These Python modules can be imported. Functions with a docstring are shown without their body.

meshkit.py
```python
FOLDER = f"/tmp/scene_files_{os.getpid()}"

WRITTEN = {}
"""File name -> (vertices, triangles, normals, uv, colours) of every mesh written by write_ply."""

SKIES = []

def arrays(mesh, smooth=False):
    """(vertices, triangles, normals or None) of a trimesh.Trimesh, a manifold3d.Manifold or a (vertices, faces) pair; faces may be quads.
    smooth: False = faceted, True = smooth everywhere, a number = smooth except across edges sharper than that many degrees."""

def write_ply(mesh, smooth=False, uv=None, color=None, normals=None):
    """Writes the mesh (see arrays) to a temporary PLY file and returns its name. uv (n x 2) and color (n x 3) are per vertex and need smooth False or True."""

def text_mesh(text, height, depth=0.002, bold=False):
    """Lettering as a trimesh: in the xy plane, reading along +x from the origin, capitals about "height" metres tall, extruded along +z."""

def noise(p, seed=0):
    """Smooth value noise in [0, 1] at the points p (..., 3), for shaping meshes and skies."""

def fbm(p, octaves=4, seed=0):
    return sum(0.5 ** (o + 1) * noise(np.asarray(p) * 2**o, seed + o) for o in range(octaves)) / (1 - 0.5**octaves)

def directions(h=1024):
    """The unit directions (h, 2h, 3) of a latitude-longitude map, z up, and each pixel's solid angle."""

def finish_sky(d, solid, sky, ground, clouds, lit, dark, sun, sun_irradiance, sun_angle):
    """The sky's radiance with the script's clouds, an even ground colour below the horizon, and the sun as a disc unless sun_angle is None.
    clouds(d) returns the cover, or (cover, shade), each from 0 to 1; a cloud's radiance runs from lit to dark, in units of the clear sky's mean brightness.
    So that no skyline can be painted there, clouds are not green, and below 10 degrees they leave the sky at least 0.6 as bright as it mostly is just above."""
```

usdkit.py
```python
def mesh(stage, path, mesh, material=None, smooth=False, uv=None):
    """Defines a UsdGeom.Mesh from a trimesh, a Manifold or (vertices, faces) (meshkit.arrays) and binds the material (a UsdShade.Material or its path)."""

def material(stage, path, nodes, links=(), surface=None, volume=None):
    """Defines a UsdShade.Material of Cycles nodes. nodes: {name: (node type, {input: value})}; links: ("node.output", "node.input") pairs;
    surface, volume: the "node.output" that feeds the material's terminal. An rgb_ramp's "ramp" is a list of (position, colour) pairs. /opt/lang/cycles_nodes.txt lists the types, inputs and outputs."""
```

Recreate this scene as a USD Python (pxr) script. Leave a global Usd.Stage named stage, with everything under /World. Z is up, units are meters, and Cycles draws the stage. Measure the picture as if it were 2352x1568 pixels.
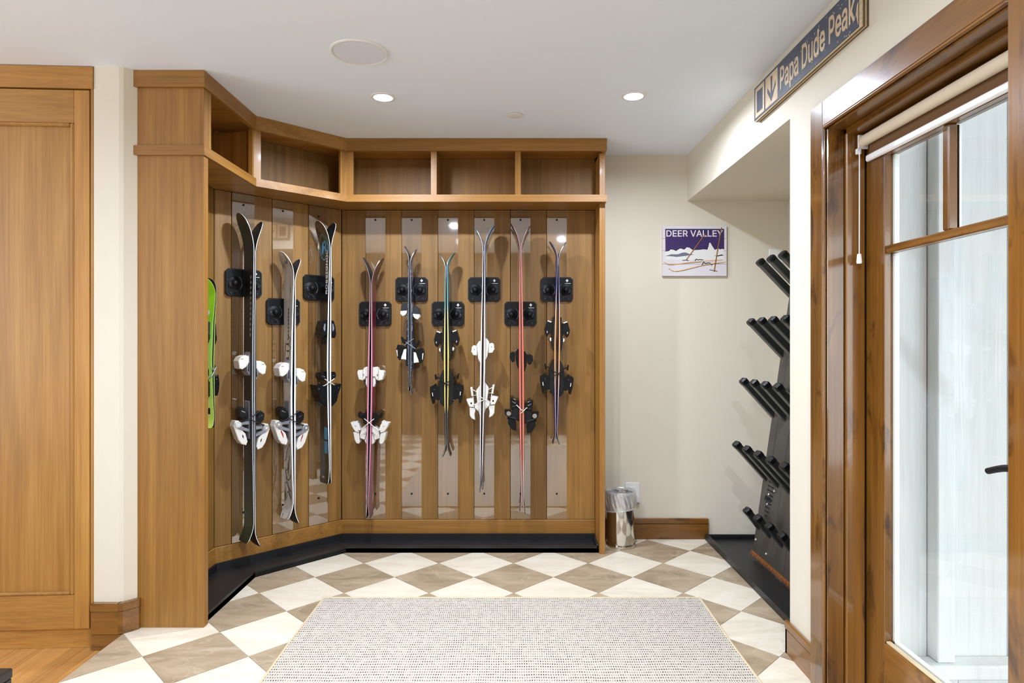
import math, random
import numpy as np
import trimesh
import usdkit, meshkit
import manifold3d as m3
from shapely import affinity
from shapely.geometry import Polygon, LineString, Point, box as sbox
from shapely.ops import unary_union
from pxr import Usd, UsdGeom, UsdLux, UsdShade, Gf, Sdf

# ------------------------------------------------------------------ stage, camera, sky, lights
stage = Usd.Stage.CreateInMemory()
UsdGeom.SetStageUpAxis(stage, UsdGeom.Tokens.z)
UsdGeom.SetStageMetersPerUnit(stage, 1.0)
world = UsdGeom.Xform.Define(stage, '/World')
stage.SetDefaultPrim(world.GetPrim())
UsdGeom.Scope.Define(stage, '/World/Looks')
CAM_Z = 1.27
FPX = 1450.0
cam = UsdGeom.Camera.Define(stage, '/World/camera')
cam.CreateHorizontalApertureAttr(36.0)
cam.CreateVerticalApertureAttr(24.0)
cam.CreateFocalLengthAttr(36.0 * FPX / 2352)
cam.CreateClippingRangeAttr(Gf.Vec2f(0.05, 100))
cam.AddTranslateOp().Set(Gf.Vec3d(0, 0, CAM_Z))
cam.AddRotateXOp().Set(90.0)
cam.CreateExposureAttr(0.6)

SKY = 0.98
dome = UsdLux.DomeLight.Define(stage, '/World/sky')
dome.CreateIntensityAttr(SKY)
dome.CreateColorAttr(Gf.Vec3f(0.93, 0.97, 1.0))


def rect_light(name, pos, rot, w, h, power, col=(1, 1, 1)):
    l = UsdLux.RectLight.Define(stage, '/World/' + name)
    l.CreateWidthAttr(w); l.CreateHeightAttr(h); l.CreateIntensityAttr(power)
    l.CreateColorAttr(Gf.Vec3f(*col))
    l.AddTranslateOp().Set(Gf.Vec3d(*pos)); l.AddRotateXYZOp().Set(Gf.Vec3f(*rot))
    return l


# unseen soft lights in the hall and behind the camera, brightening walls and ceiling
rect_light('hall_window_light', (-4.3, 0.6, 1.45), (0, -90, 0), 2.0, 2.4, 3.4, (0.82, 0.95, 1.12))
rect_light('rear_window_light', (-3.3, -2.1, 1.5), (90, 0, 0), 2.2, 1.7, 0.9, (0.90, 0.96, 1.05))
CANS = [(-.633, 3.10), (.594, 3.085), (-.60, 1.40), (.58, .565), (-.60, .40)]  # last one is out of view, placed to light the floor near the camera
CAN_POWER = 1400.0

# ------------------------------------------------------------------ helpers
rng = random.Random(7)
USED = {}


def numbered(parent, name):
    k = (parent, name)
    n = USED.get(k, 0)
    USED[k] = n + 1
    return name if n == 0 else f'{name}_{n:03d}'


def lin(c):
    if isinstance(c, str):
        c = tuple(int(c[i:i + 2], 16) / 255 for i in (0, 2, 4))
    return tuple(x / 12.92 if x <= .04045 else ((x + .055) / 1.055) ** 2.4 for x in c)


class Thing:
    def __init__(self, path, mat):
        self.path, self.mat = path, mat
        self.inv = np.linalg.inv(mat)


IDENT = np.eye(4)


def tag(prim, label=None, cat=None, group=None, kind=None):
    for k, v in (('label', label), ('category', cat), ('group', group), ('kind', kind)):
        if v:
            prim.SetCustomDataByKey(k, v)


def thing(name, label=None, cat=None, loc=(0, 0, 0), rotz=0.0, group=None, kind=None, rotx=0, roty=0):
    path = '/World/' + numbered('/World', name)
    x = UsdGeom.Xform.Define(stage, path)
    x.AddTranslateOp().Set(Gf.Vec3d(*map(float, loc)))
    M = trimesh.transformations.translation_matrix(loc)
    if rotz:
        x.AddRotateZOp().Set(float(rotz))
        M = M @ trimesh.transformations.rotation_matrix(math.radians(rotz), (0, 0, 1))
    if roty:
        x.AddRotateYOp().Set(float(roty))
        M = M @ trimesh.transformations.rotation_matrix(math.radians(roty), (0, 1, 0))
    tag(x.GetPrim(), label, cat, group, kind)
    return Thing(path, M)


def part(parent, name, mesh, mat, smooth=False, label=None, local=False, kind=None):
    """Mesh prim under a thing or part; mesh in world coordinates unless local."""
    path = parent.path + '/' + numbered(parent.path, name)
    if hasattr(mesh, 'to_mesh'):
        mm = mesh.to_mesh()
        mesh = trimesh.Trimesh(np.array(mm.vert_properties[:, :3]), np.array(mm.tri_verts), process=False)
    if not local and not np.allclose(parent.inv, IDENT):
        mesh = mesh.copy(); mesh.apply_transform(parent.inv)
    p = usdkit.mesh(stage, path, mesh, mat, smooth=smooth)
    tag(p.GetPrim(), label, None, None, kind)
    return Thing(path, parent.mat)


WORLD = Thing('/World', IDENT)


def obj(name, mesh, mat, label=None, cat=None, group=None, kind=None, smooth=False):
    t = part(WORLD, name, mesh, mat, smooth)
    tag(stage.GetPrimAtPath(t.path), label, cat, group, kind)
    return t


def dup(src, loc, rotz, label, cat, group):
    base = src.path.rsplit('/', 1)[1]
    path = '/World/' + numbered('/World', base)
    x = UsdGeom.Xform.Define(stage, path)
    x.GetPrim().GetReferences().AddInternalReference(src.path)
    x.ClearXformOpOrder()
    x.AddTranslateOp(opSuffix='place').Set(Gf.Vec3d(*map(float, loc)))
    x.AddRotateZOp(opSuffix='place').Set(float(rotz))
    x.GetPrim().SetInstanceable(True)
    tag(x.GetPrim(), label, cat, group)
    return path


# ---- mesh helpers
def bx(x0, x1, y0, y1, z0, z1, b=0.0015):
    lo = np.minimum((x0, y0, z0), (x1, y1, z1)); hi = np.maximum((x0, y0, z0), (x1, y1, z1))
    b = min(b, (hi - lo).min() * .45)
    if b <= 0:
        return trimesh.creation.box(bounds=[lo, hi])
    pts = []
    for sx in (0, 1):
        for sy in (0, 1):
            for sz in (0, 1):
                c = [lo[0] if sx == 0 else hi[0], lo[1] if sy == 0 else hi[1], lo[2] if sz == 0 else hi[2]]
                for k in range(3):
                    p = list(c)
                    for j in range(3):
                        if j != k:
                            p[j] += b if (sx, sy, sz)[j] == 0 else -b
                    pts.append(p)
    return trimesh.convex.convex_hull(np.array(pts))


def prism(poly, z0, z1):
    geoms = getattr(poly, 'geoms', [poly])
    out = []
    for g in geoms:
        if g.area < 1e-8:
            continue
        m = trimesh.creation.extrude_polygon(g, z1 - z0, engine='earcut')
        m.apply_translation((0, 0, z0))
        out.append(m)
    return trimesh.util.concatenate(out)


def cat(*ms):
    return trimesh.util.concatenate([m for m in ms])


def frame_matrix(o, ux, uy, uz):
    M = np.eye(4); M[:3, 0] = ux; M[:3, 1] = uy; M[:3, 2] = uz; M[:3, 3] = o
    return M


def cyl(r, p0, p1, n=24):
    return trimesh.creation.cylinder(radius=r, segment=[p0, p1], sections=n)


def tube(pts, r, n=8):
    pts = np.asarray(pts, float)
    v, f = tube_arrays(pts, r, n)
    m = trimesh.Trimesh(v, f, process=False)
    return m


def tube_arrays(p, r, n):
    t = np.gradient(p, axis=0); t /= np.linalg.norm(t, axis=1, keepdims=True) + 1e-12
    ref = np.array([0, 0, 1.0]) if abs(t[0, 2]) < .9 else np.array([1.0, 0, 0])
    a = np.cross(t, ref); a /= np.linalg.norm(a, axis=1, keepdims=True) + 1e-12
    b = np.cross(t, a)
    ang = np.arange(n) * 2 * np.pi / n
    r = np.broadcast_to(r, (len(p),))
    v = (p[:, None] + r[:, None, None] * (np.cos(ang)[None, :, None] * a[:, None] + np.sin(ang)[None, :, None] * b[:, None])).reshape(-1, 3)
    f = []
    for i in range(len(p) - 1):
        for j in range(n):
            k = (j + 1) % n
            A, B, C, D = i * n + j, i * n + k, (i + 1) * n + k, (i + 1) * n + j
            f += [[A, C, B], [A, D, C]]
    v = np.vstack([v, p[0], p[-1]])
    e = len(p) * n
    for j in range(n):
        k = (j + 1) % n
        f += [[e, j, k], [e + 1, (len(p) - 1) * n + k, (len(p) - 1) * n + j]]
    return v, np.array(f)


def lathe(profile, n=32):
    return trimesh.creation.revolve(np.array(profile, float), sections=n)


def plate_from(poly_pts, half, o, ux, uz, step=.004):
    """Extrude a 2D outline (u, v) symmetrically by +-half along ux x uz, with a stepped round-over."""
    pg = Polygon(poly_pts).buffer(0)
    if pg.geom_type != 'Polygon':
        pg = max(pg.geoms, key=lambda g: g.area)
    pg = pg.buffer(.0015).buffer(-.0015).simplify(.0003)
    pieces = []
    for inset, h in ((0, half - 2 * step * .6), (step * .35, half - step * .5), (step, half)):
        q = pg.buffer(-inset) if inset else pg
        if q.is_empty:
            continue
        pieces.append(prism(q, -h, h))
    m = cat(*pieces)
    ux = np.array(ux, float); uz = np.array(uz, float)
    m.apply_transform(frame_matrix(o, ux, uz, np.cross(ux, uz)))
    return m


def flat_poly(poly, o, ux, uy, t=.0006):
    m = prism(poly, 0, t)
    ux = np.array(ux, float); uy = np.array(uy, float)
    m.apply_transform(frame_matrix(o, ux, uy, np.cross(ux, uy)))
    return m


def text_at(text, height, o, ux, uy, depth=.001, bold=True, sx=1.0):
    m = meshkit.text_mesh(text, height, depth, bold)
    m.apply_scale((sx, 1, 1))
    ux = np.array(ux, float); uy = np.array(uy, float)
    m.apply_transform(frame_matrix(o, ux, uy, np.cross(ux, uy)))
    return m


def px(x, y, Y):
    return np.array([(x - 1176) / FPX * Y, Y, CAM_Z - (y - 784) / FPX * Y])


# ------------------------------------------------------------------ materials
def M(name, nodes, links, surface='p.BSDF'):
    return usdkit.material(stage, '/World/Looks/' + name, nodes, links, surface=surface)


def plain(name, c, rough=.5, metal=0.0, coat=0.0, spec=.5, bump=0.0, bscale=60):
    nodes = {'p': ('principled_bsdf', {'base_color': lin(c), 'roughness': rough, 'metallic': metal, 'coat_weight': coat, 'coat_roughness': .1, 'specular_ior_level': spec})}
    links = []
    if bump:
        nodes['g'] = ('geometry', {})
        nodes['n'] = ('noise_texture', {'scale': bscale, 'detail': 4})
        nodes['b'] = ('bump', {'strength': bump, 'distance': .002})
        links = [('g.position', 'n.vector'), ('n.fac', 'b.height'), ('b.normal', 'p.normal')]
    return M(name, nodes, links)


def wood(name, dark, mid, light, axis=2, rough=.46, coat=.06, across=9.0, along=.9, knots=0.0, coat_rough=.12, fine=.5, wave=.42):
    sc = [across] * 3; sc[axis] = along
    fs = [170.0] * 3; fs[axis] = 3.0
    ks = [5.0] * 3; ks[axis] = 1.6
    nodes = {
        'g': ('geometry', {}), 'oi': ('object_info', {}), 'c': ('combine_xyz', {}),
        'sv': ('vector_math', {'math_type': 'scale', 'scale': 19.0}),
        'ad': ('vector_math', {'math_type': 'add'}),
        'm1': ('mapping', {'scale': sc}), 'm2': ('mapping', {'scale': fs}),
        'n1': ('noise_texture', {'scale': 1.0, 'detail': 5, 'roughness': .55, 'distortion': 1.2}),
        'n2': ('noise_texture', {'scale': 1.0, 'detail': 3, 'roughness': .6}),
        'm4': ('mapping', {'scale': [c * 5 if i != axis else c * .8 for i, c in enumerate(sc)]}),
        'w': ('noise_texture', {'scale': 1.0, 'detail': 3, 'roughness': .5, 'distortion': .6}),
        'wm': ('mix_float', {'fac': wave}),
        'r1': ('rgb_ramp', {'ramp': [(.26, lin(dark)), (.5, lin(mid)), (.74, lin(light))]}),
        'r2': ('rgb_ramp', {'ramp': [(.25, (.55, .5, .45)), (.6, (1, 1, 1))]}),
        'mx': ('mix_color', {'blend_type': 'multiply', 'fac': fine}),
        'b': ('bump', {'strength': .12, 'distance': .001}),
        'hv': ('hsv', {'saturation': 1.0}),
        'mr': ('map_range', {'to_min': .86, 'to_max': 1.1}),
        'p': ('principled_bsdf', {'roughness': rough, 'coat_weight': coat, 'coat_roughness': coat_rough}),
    }
    links = [('oi.random', 'c.x'), ('oi.random', 'c.y'), ('oi.random', 'c.z'), ('c.vector', 'sv.vector1'), ('g.position', 'ad.vector1'), ('sv.vector', 'ad.vector2'),
             ('ad.vector', 'm1.vector'), ('ad.vector', 'm2.vector'), ('m1.vector', 'n1.vector'), ('m2.vector', 'n2.vector'),
             ('ad.vector', 'm4.vector'), ('m4.vector', 'w.vector'), ('n1.fac', 'wm.a'), ('w.fac', 'wm.b'), ('wm.result', 'r1.fac'), ('n2.fac', 'r2.fac'), ('r1.color', 'mx.a'), ('r2.color', 'mx.b'), ('n2.fac', 'b.height'), ('b.normal', 'p.normal'),
             ('oi.random', 'mr.value'), ('mr.result', 'hv.value'), ('hv.color', 'p.base_color')]
    if knots:
        nodes['m3'] = ('mapping', {'scale': ks})
        nodes['v'] = ('noise_texture', {'scale': 2.2, 'detail': 4, 'roughness': .6, 'distortion': .8})
        nodes['r3'] = ('rgb_ramp', {'ramp': [(.30, (.10, .07, .05)), (.36, (.42, .36, .30)), (.45, (1, 1, 1))]})
        nodes['mk'] = ('mix_color', {'blend_type': 'multiply', 'fac': knots})
        links += [('ad.vector', 'm3.vector'), ('m3.vector', 'v.vector'), ('v.fac', 'r3.fac'), ('mx.result', 'mk.a'), ('r3.color', 'mk.b'), ('mk.result', 'hv.color')]
    else:
        links += [('mx.result', 'hv.color')]
    return M(name, nodes, links)


def tile_mat(name, base, dark, light, vein, vein_amt):
    nodes = {
        'g': ('geometry', {}), 'oi': ('object_info', {}), 'c': ('combine_xyz', {}), 'sv': ('vector_math', {'math_type': 'scale', 'scale': 23.0}),
        'ad': ('vector_math', {'math_type': 'add'}), 'm1': ('mapping', {'scale': (3.2, 9.0, 3.0), 'rotation': (0, 0, .35)}),
        'n1': ('noise_texture', {'scale': 1.0, 'detail': 7, 'roughness': .62, 'distortion': .8}),
        'r1': ('rgb_ramp', {'ramp': [(.3, lin(dark)), (.5, lin(base)), (.72, lin(light))]}),
        'm2': ('mapping', {'scale': (2.2, 3.4, 2.0), 'rotation': (0, 0, .9)}),
        'n2': ('noise_texture', {'scale': 1.0, 'detail': 4, 'roughness': .5, 'distortion': 1.6}),
        'r2': ('rgb_ramp', {'ramp': [(.485, (0, 0, 0)), (.5, (1, 1, 1)), (.515, (0, 0, 0))]}),
        'ml': ('math', {'math_type': 'multiply', 'value2': vein_amt}),
        'mx': ('mix_color', {'b': lin(vein)}),
        'p': ('principled_bsdf', {'roughness': .34, 'specular_ior_level': .45}),
    }
    links = [('oi.random', 'c.x'), ('oi.random', 'c.y'), ('c.vector', 'sv.vector1'), ('g.position', 'ad.vector1'), ('sv.vector', 'ad.vector2'),
             ('ad.vector', 'm1.vector'), ('m1.vector', 'n1.vector'), ('n1.fac', 'r1.fac'), ('ad.vector', 'm2.vector'), ('m2.vector', 'n2.vector'), ('n2.fac', 'r2.fac'),
             ('r2.color', 'ml.value1'), ('ml.value', 'mx.fac'), ('r1.color', 'mx.a'), ('mx.result', 'p.base_color')]
    return M(name, nodes, links)


def ramp_z(name, stops, length, rough=.4, coat=.15):
    """Colour changing along a ski's length (object z from the tail)."""
    nodes = {'t': ('texture_coordinate', {}), 's': ('separate_xyz', {}), 'd': ('math', {'math_type': 'divide', 'value2': length}),
             'r': ('rgb_ramp', {'ramp': [(p, lin(c)) for p, c in stops]}),
             'p': ('principled_bsdf', {'roughness': rough, 'coat_weight': coat, 'coat_roughness': .08})}
    return M(name, nodes, [('t.object', 's.vector'), ('s.z', 'd.value1'), ('d.value', 'r.fac'), ('r.color', 'p.base_color')])


def splash(name, stops, scale=(14, 14, 5), rough=.3, interp=True, distort=1.5):
    nodes = {'t': ('texture_coordinate', {}), 'm': ('mapping', {'scale': scale}), 'n': ('noise_texture', {'scale': 1.0, 'detail': 3, 'distortion': distort}),
             'r': ('rgb_ramp', {'ramp': [(p, lin(c)) for p, c in stops], 'interpolate': interp}),
             'p': ('principled_bsdf', {'roughness': rough, 'coat_weight': .5, 'coat_roughness': .06})}
    return M(name, nodes, [('t.object', 'm.vector'), ('m.vector', 'n.vector'), ('n.fac', 'r.fac'), ('r.color', 'p.base_color')])


LW = ('845722', '9e6e2d', 'b5843d')           # locker wood
WV = wood('locker_wood_vertical', *LW, axis=2)
WX = wood('locker_wood_along_x', *LW, axis=0)
WY = wood('locker_wood_along_y', *LW, axis=1)
WP = wood('locker_plank_wood', '6e4d20', '8a632b', 'a17638', axis=2, across=7.0, along=.7, rough=.55, coat=0.0, fine=.5)
CV = wood('closet_wood', '976629', 'b17d38', 'c28f45', axis=2)
CX = wood('closet_wood_rail', '976629', 'b17d38', 'c28f45', axis=0)
KZ = wood('alder_vertical', '5b390f', '7f521b', '9a6828', axis=2, rough=.25, coat=1.0, across=7, along=.8, knots=.8, coat_rough=.07)
KX = wood('alder_along_x', '5b390f', '7f521b', '9a6828', axis=0, rough=.3, coat=.6, across=7, along=.8, knots=.8)
KY = wood('alder_along_y', '5b390f', '7f521b', '9a6828', axis=1, rough=.3, coat=.6, across=7, along=.8, knots=.8)
OAK = wood('hall_floor_wood', 'a87238', 'c8904e', 'dba966', axis=1, rough=.3, coat=.4, across=10, along=.8)
SIDING = wood('painted_siding', 'dadddd', 'e1e4e4', 'e6e8e8', axis=2, rough=.6, coat=0, across=30, along=2, fine=.12, wave=0.0)
WALL = plain('wall_paint', 'ded5c2', .7, bump=.05, bscale=180)
CEIL = plain('ceiling_paint', 'ebf1fa', .75, bump=.04, bscale=160)
TRIMW = plain('white_plastic', 'e9e7e4', .35)
GRILLE = plain('speaker_grille', 'dfe0e8', .7)
RIDGE = plain('holder_ridge', '3c3e43', .3)
TC = tile_mat('cream_tile', 'e4d8c3', 'd5c8b1', 'ece2d0', 'f2eadc', .25)
TT = tile_mat('taupe_tile', 'a9957a', '8e7a60', 'bca78b', 'd8cdb9', .28)
GROUT = plain('grout', 'c4b9a6', .9)
BLACKT = plain('black_tray', '1b1b1d', .42, bump=.25, bscale=70)
BLK = plain('black_plastic', '0a0a0c', .38, spec=.28)
BLKM = plain('matte_black', '0e0e0f', .55, spec=.3)
DGREY = plain('dark_grey_plastic', '232428', .4, spec=.4)
MGREY = plain('mid_grey_plastic', '8b8d95', .35, metal=.3)
WPL = plain('white_binding_plastic', 'dcd8d0', .38)
SILV = plain('silver', 'd0d0d2', .25, metal=.9)
STEEL = plain('polished_steel', 'd8d6d2', .08, metal=1.0)
EDGE = plain('steel_edge', 'b8bac0', .25, metal=.8)
REDP = plain('red_plastic', 'b5261f', .4)
BROWNP = plain('brown_plastic', '54402c', .5)
BASE_B = plain('black_base', '0c0d0f', .5, spec=.25)
HOLE = plain('dark_hole', '050505', .9)
RACKP = plain('rack_panel', '433f38', .45, bump=.1, bscale=30)
RACKS = plain('rack_seam', '33302b', .5)
PEGM = plain('rack_peg', '232522', .32)
BRUSH = plain('brush_bristle', '9a5a22', .8)
CREAMF = plain('shade_cream', 'e2d2b8', .5)
BROWNF = plain('shade_fabric', '6b4a2a', .8)
HEMW = plain('hem_white', 'f3f1ee', .4)
RUBB = plain('door_seal', '0b0b0c', .6)
NAVY = splash('sign_navy', [(.3, '262f45'), (.55, '2f3850'), (.8, '3a4256')], (9, 9, 9), .55)
TAN = splash('sign_tan', [(.35, 'c7ab86'), (.6, 'd9c2a0'), (.8, 'e2d0b4')], (20, 20, 20), .6)
PLY = wood('sign_plywood', 'b79d77', 'd2bd9a', 'dccbab', axis=1, rough=.6, coat=0)
PLYD = plain('sign_ply_dark', '6d5737', .7)
POSTW = plain('poster_white', 'ddd6d8', .55)
PURP = plain('poster_purple', '36215c', .55)
INK = plain('poster_ink', '120d18', .6)
SNOW = plain('poster_snow', 'e4e3dd', .55)
SHAD = plain('poster_shadow', '6d7080', .6)
POLEC = plain('poster_wood', 'a8692c', .6)
SKIC = plain('poster_ski', 'd6a562', .6)
HWOOD = wood('rear_wall_wood', '6a5236', '85694a', '9a7e5c', axis=2)
DECK = plain('outdoor_deck', '6b6763', .8, bump=.2)
UNSEEN_SNOW = plain('unseen_snow', 'e6eaf0', .8)
BENCHM = plain('bench_metal', '3f3d3a', .3, metal=.6)

LAMP = M('lamp_lens', {'e': ('emission', {'color': (1.0, .96, .9), 'strength': 14.0})}, [], 'e.emission')
GLASS = M('window_glass', {'f': ('fresnel', {'IOR': 1.55}), 'ge': ('geometry', {}), 'iv': ('math', {'math_type': 'subtract', 'value1': 1.0}), 'mu': ('math', {'math_type': 'multiply'}), 't': ('transparent_bsdf', {'color': (.96, .985, .98)}), 'g': ('glossy_bsdf', {'color': (1, 1, 1), 'roughness': .0}), 'm': ('mix_closure', {})},
          [('ge.backfacing', 'iv.value2'), ('iv.value', 'mu.value1'), ('f.fac', 'mu.value2'), ('mu.value', 'm.fac'), ('t.BSDF', 'm.closure1'), ('g.BSDF', 'm.closure2')], 'm.closure')
ACRYL = M('clear_acrylic', {'f': ('fresnel', {'IOR': 2.9}), 'ge': ('geometry', {}), 'iv': ('math', {'math_type': 'subtract', 'value1': 1.0}), 'mu': ('math', {'math_type': 'multiply'}), 't': ('transparent_bsdf', {'color': (.985, .985, .98)}), 'g': ('glossy_bsdf', {'color': (1, 1, 1), 'roughness': .03}), 'm': ('mix_closure', {})},
          [('ge.backfacing', 'iv.value2'), ('iv.value', 'mu.value1'), ('f.fac', 'mu.value2'), ('mu.value', 'm.fac'), ('t.BSDF', 'm.closure1'), ('g.BSDF', 'm.closure2')], 'm.closure')
LINER = M('clear_liner', {'t': ('transparent_bsdf', {'color': (.95, .95, .95)}), 'd': ('diffuse_bsdf', {'color': (.9, .9, .9)}), 'g': ('glossy_bsdf', {'color': (1, 1, 1), 'roughness': .12}),
                          'm0': ('mix_closure', {'fac': .3}), 'm': ('mix_closure', {'fac': .2})},
          [('t.BSDF', 'm0.closure1'), ('d.BSDF', 'm0.closure2'), ('m0.closure', 'm.closure1'), ('g.BSDF', 'm.closure2')], 'm.closure')


def rug_mat(name, yarn, yarn2, dot, px_, py_, amt=1.0):
    k = 2 * math.pi
    nodes = {
        'g': ('geometry', {}), 's': ('separate_xyz', {}),
        'nw': ('noise_texture', {'scale': 9.0, 'detail': 2}), 'nwv': ('vector_math', {'math_type': 'scale', 'scale': .012}), 'adv': ('vector_math', {'math_type': 'add'}),
        'ux': ('math', {'math_type': 'multiply', 'value2': k / px_}), 'uy': ('math', {'math_type': 'multiply', 'value2': k / py_}),
        'cx': ('math', {'math_type': 'cosine'}), 'cy': ('math', {'math_type': 'cosine'}), 'ad': ('math', {'math_type': 'add'}),
        'mr': ('map_range', {'from_min': .75, 'from_max': 1.4, 'to_min': 0.0, 'to_max': 1.0, 'clamp': True}),
        'n1': ('noise_texture', {'scale': 55.0, 'detail': 3}), 'mr2': ('map_range', {'from_min': .35, 'from_max': .6, 'to_min': .35 * amt, 'to_max': 1.0 * amt, 'clamp': True}),
        'ml': ('math', {'math_type': 'multiply'}),
        'n2': ('noise_texture', {'scale': 320.0, 'detail': 3}), 'r2': ('rgb_ramp', {'ramp': [(.3, lin(yarn2)), (.6, lin(yarn))]}),
        'mx': ('mix_color', {'b': lin(dot)}),
        'inv': ('math', {'math_type': 'subtract', 'value1': 1.0}),
        'b': ('bump', {'strength': .6, 'distance': .003}),
        'p': ('principled_bsdf', {'roughness': .85, 'specular_ior_level': .2}),
    }
    links = [('g.position', 'nw.vector'), ('nw.color', 'nwv.vector1'), ('g.position', 'adv.vector1'), ('nwv.vector', 'adv.vector2'), ('adv.vector', 's.vector'),
             ('s.x', 'ux.value1'), ('s.y', 'uy.value1'), ('ux.value', 'cx.value1'), ('uy.value', 'cy.value1'), ('cx.value', 'ad.value1'), ('cy.value', 'ad.value2'),
             ('ad.value', 'mr.value'), ('g.position', 'n1.vector'), ('n1.fac', 'mr2.value'), ('mr.result', 'ml.value1'), ('mr2.result', 'ml.value2'),
             ('g.position', 'n2.vector'), ('n2.fac', 'r2.fac'), ('r2.color', 'mx.a'), ('ml.value', 'mx.fac'), ('mx.result', 'p.base_color'),
             ('ml.value', 'inv.value2'), ('inv.value', 'b.height'), ('b.normal', 'p.normal')]
    return M(name, nodes, links)


RUG = rug_mat('woven_rug', 'cfc7ba', 'b2a694', '241f1e', .0091, .0198)
RUGB = plain('rug_binding', 'd3bf9c', .9, bump=.6, bscale=400)
RUG2 = rug_mat('hall_rug', 'd8c49c', 'b79c6c', '4a3a28', .014, .02)

# ------------------------------------------------------------------ room shell
H = 2.47
YB = 4.07          # back wall
XR = 1.13          # right wall
DROP = -.07        # hall floor level
floor = thing('floor', kind='structure')
room_poly = unary_union([sbox(-1.69, -.6, XR + .02, 2.566), sbox(-1.69, 2.50, 1.78, YB)])
part(floor, 'grout', prism(room_poly, -.12, -.0022), GROUT)
D = .4287
hd = D / 2 - .0022
for j in range(-12, 26):
    for i in range(-8, 9):
        cx = -.42 + i * D + (D / 2 if j % 2 else 0)
        cy = 3.404 + (j - 18) * D / 2
        dia = Polygon([(cx - hd, cy), (cx, cy - hd), (cx + hd, cy), (cx, cy + hd)]).intersection(room_poly)
        if dia.is_empty or dia.area < 1e-4:
            continue
        part(floor, 'tile', prism(dia, -.009, 0.0), TC if j % 2 else TT)
hall = thing('hall_floor', kind='structure')
part(hall, 'subfloor', bx(-4.5, -1.69, -2.2, 2.78, -.2, DROP - .012, 0), GROUT)
for i in range(24):
    x1 = -1.692 - i * .118
    part(hall, 'plank', bx(x1 - .1165, x1, -2.2, 2.78, DROP - .012, DROP, .001), OAK)

ceil_poly = sbox(-4.6, -2.3, 2.0, 4.25)
for (cx, cy) in CANS:
    ceil_poly = ceil_poly.difference(Point(cx, cy).buffer(.052, 32))
obj('ceiling', prism(ceil_poly, H, H + .02), CEIL, kind='structure')
obj('ceiling_void', bx(-4.6, 2.0, -2.3, 4.25, H + .12, H + .16, 0), CEIL, kind='structure')
obj('wall_back', bx(-1.9, 1.95, YB, YB + .12, -.1, H + .1, 0), WALL, kind='structure')
# left wall stub with a splayed corner, between the hall closet and the locker
wl = Polygon([(-1.826, 2.757), (-1.716, 2.757), (-1.700, 2.762), (-1.664, 2.800), (-1.66, 2.81), (-1.66, 4.07), (-1.826, 4.07)])
obj('wall_left', prism(wl, -.1, H), WALL, kind='structure')
# right wall in pieces round the door
DY0, DY1, DZ = 1.413, 2.254, 2.036
wr = thing('wall_right', kind='structure')
part(wr, 'wall_section', bx(XR, XR + .16, DY1, 2.566, 0, H, 0), WALL)
part(wr, 'wall_section', bx(XR, XR + .16, -2.2, DY0, 0, H, 0), WALL)
part(wr, 'wall_header', bx(XR, XR + .16, DY0, DY1, DZ, H, 0), WALL)
obj('ceiling_soffit', bx(XR + .001, 1.9, 2.566, YB, 2.176, H, 0), WALL, kind='structure')
obj('wall_alcove_right', bx(1.78, 1.9, 2.5, YB, -.1, 2.3, 0), WALL, kind='structure')
obj('wall_alcove_front', bx(XR + .16, 1.9, 2.52, 2.566, -.1, H, 0), WALL, kind='structure')
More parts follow.
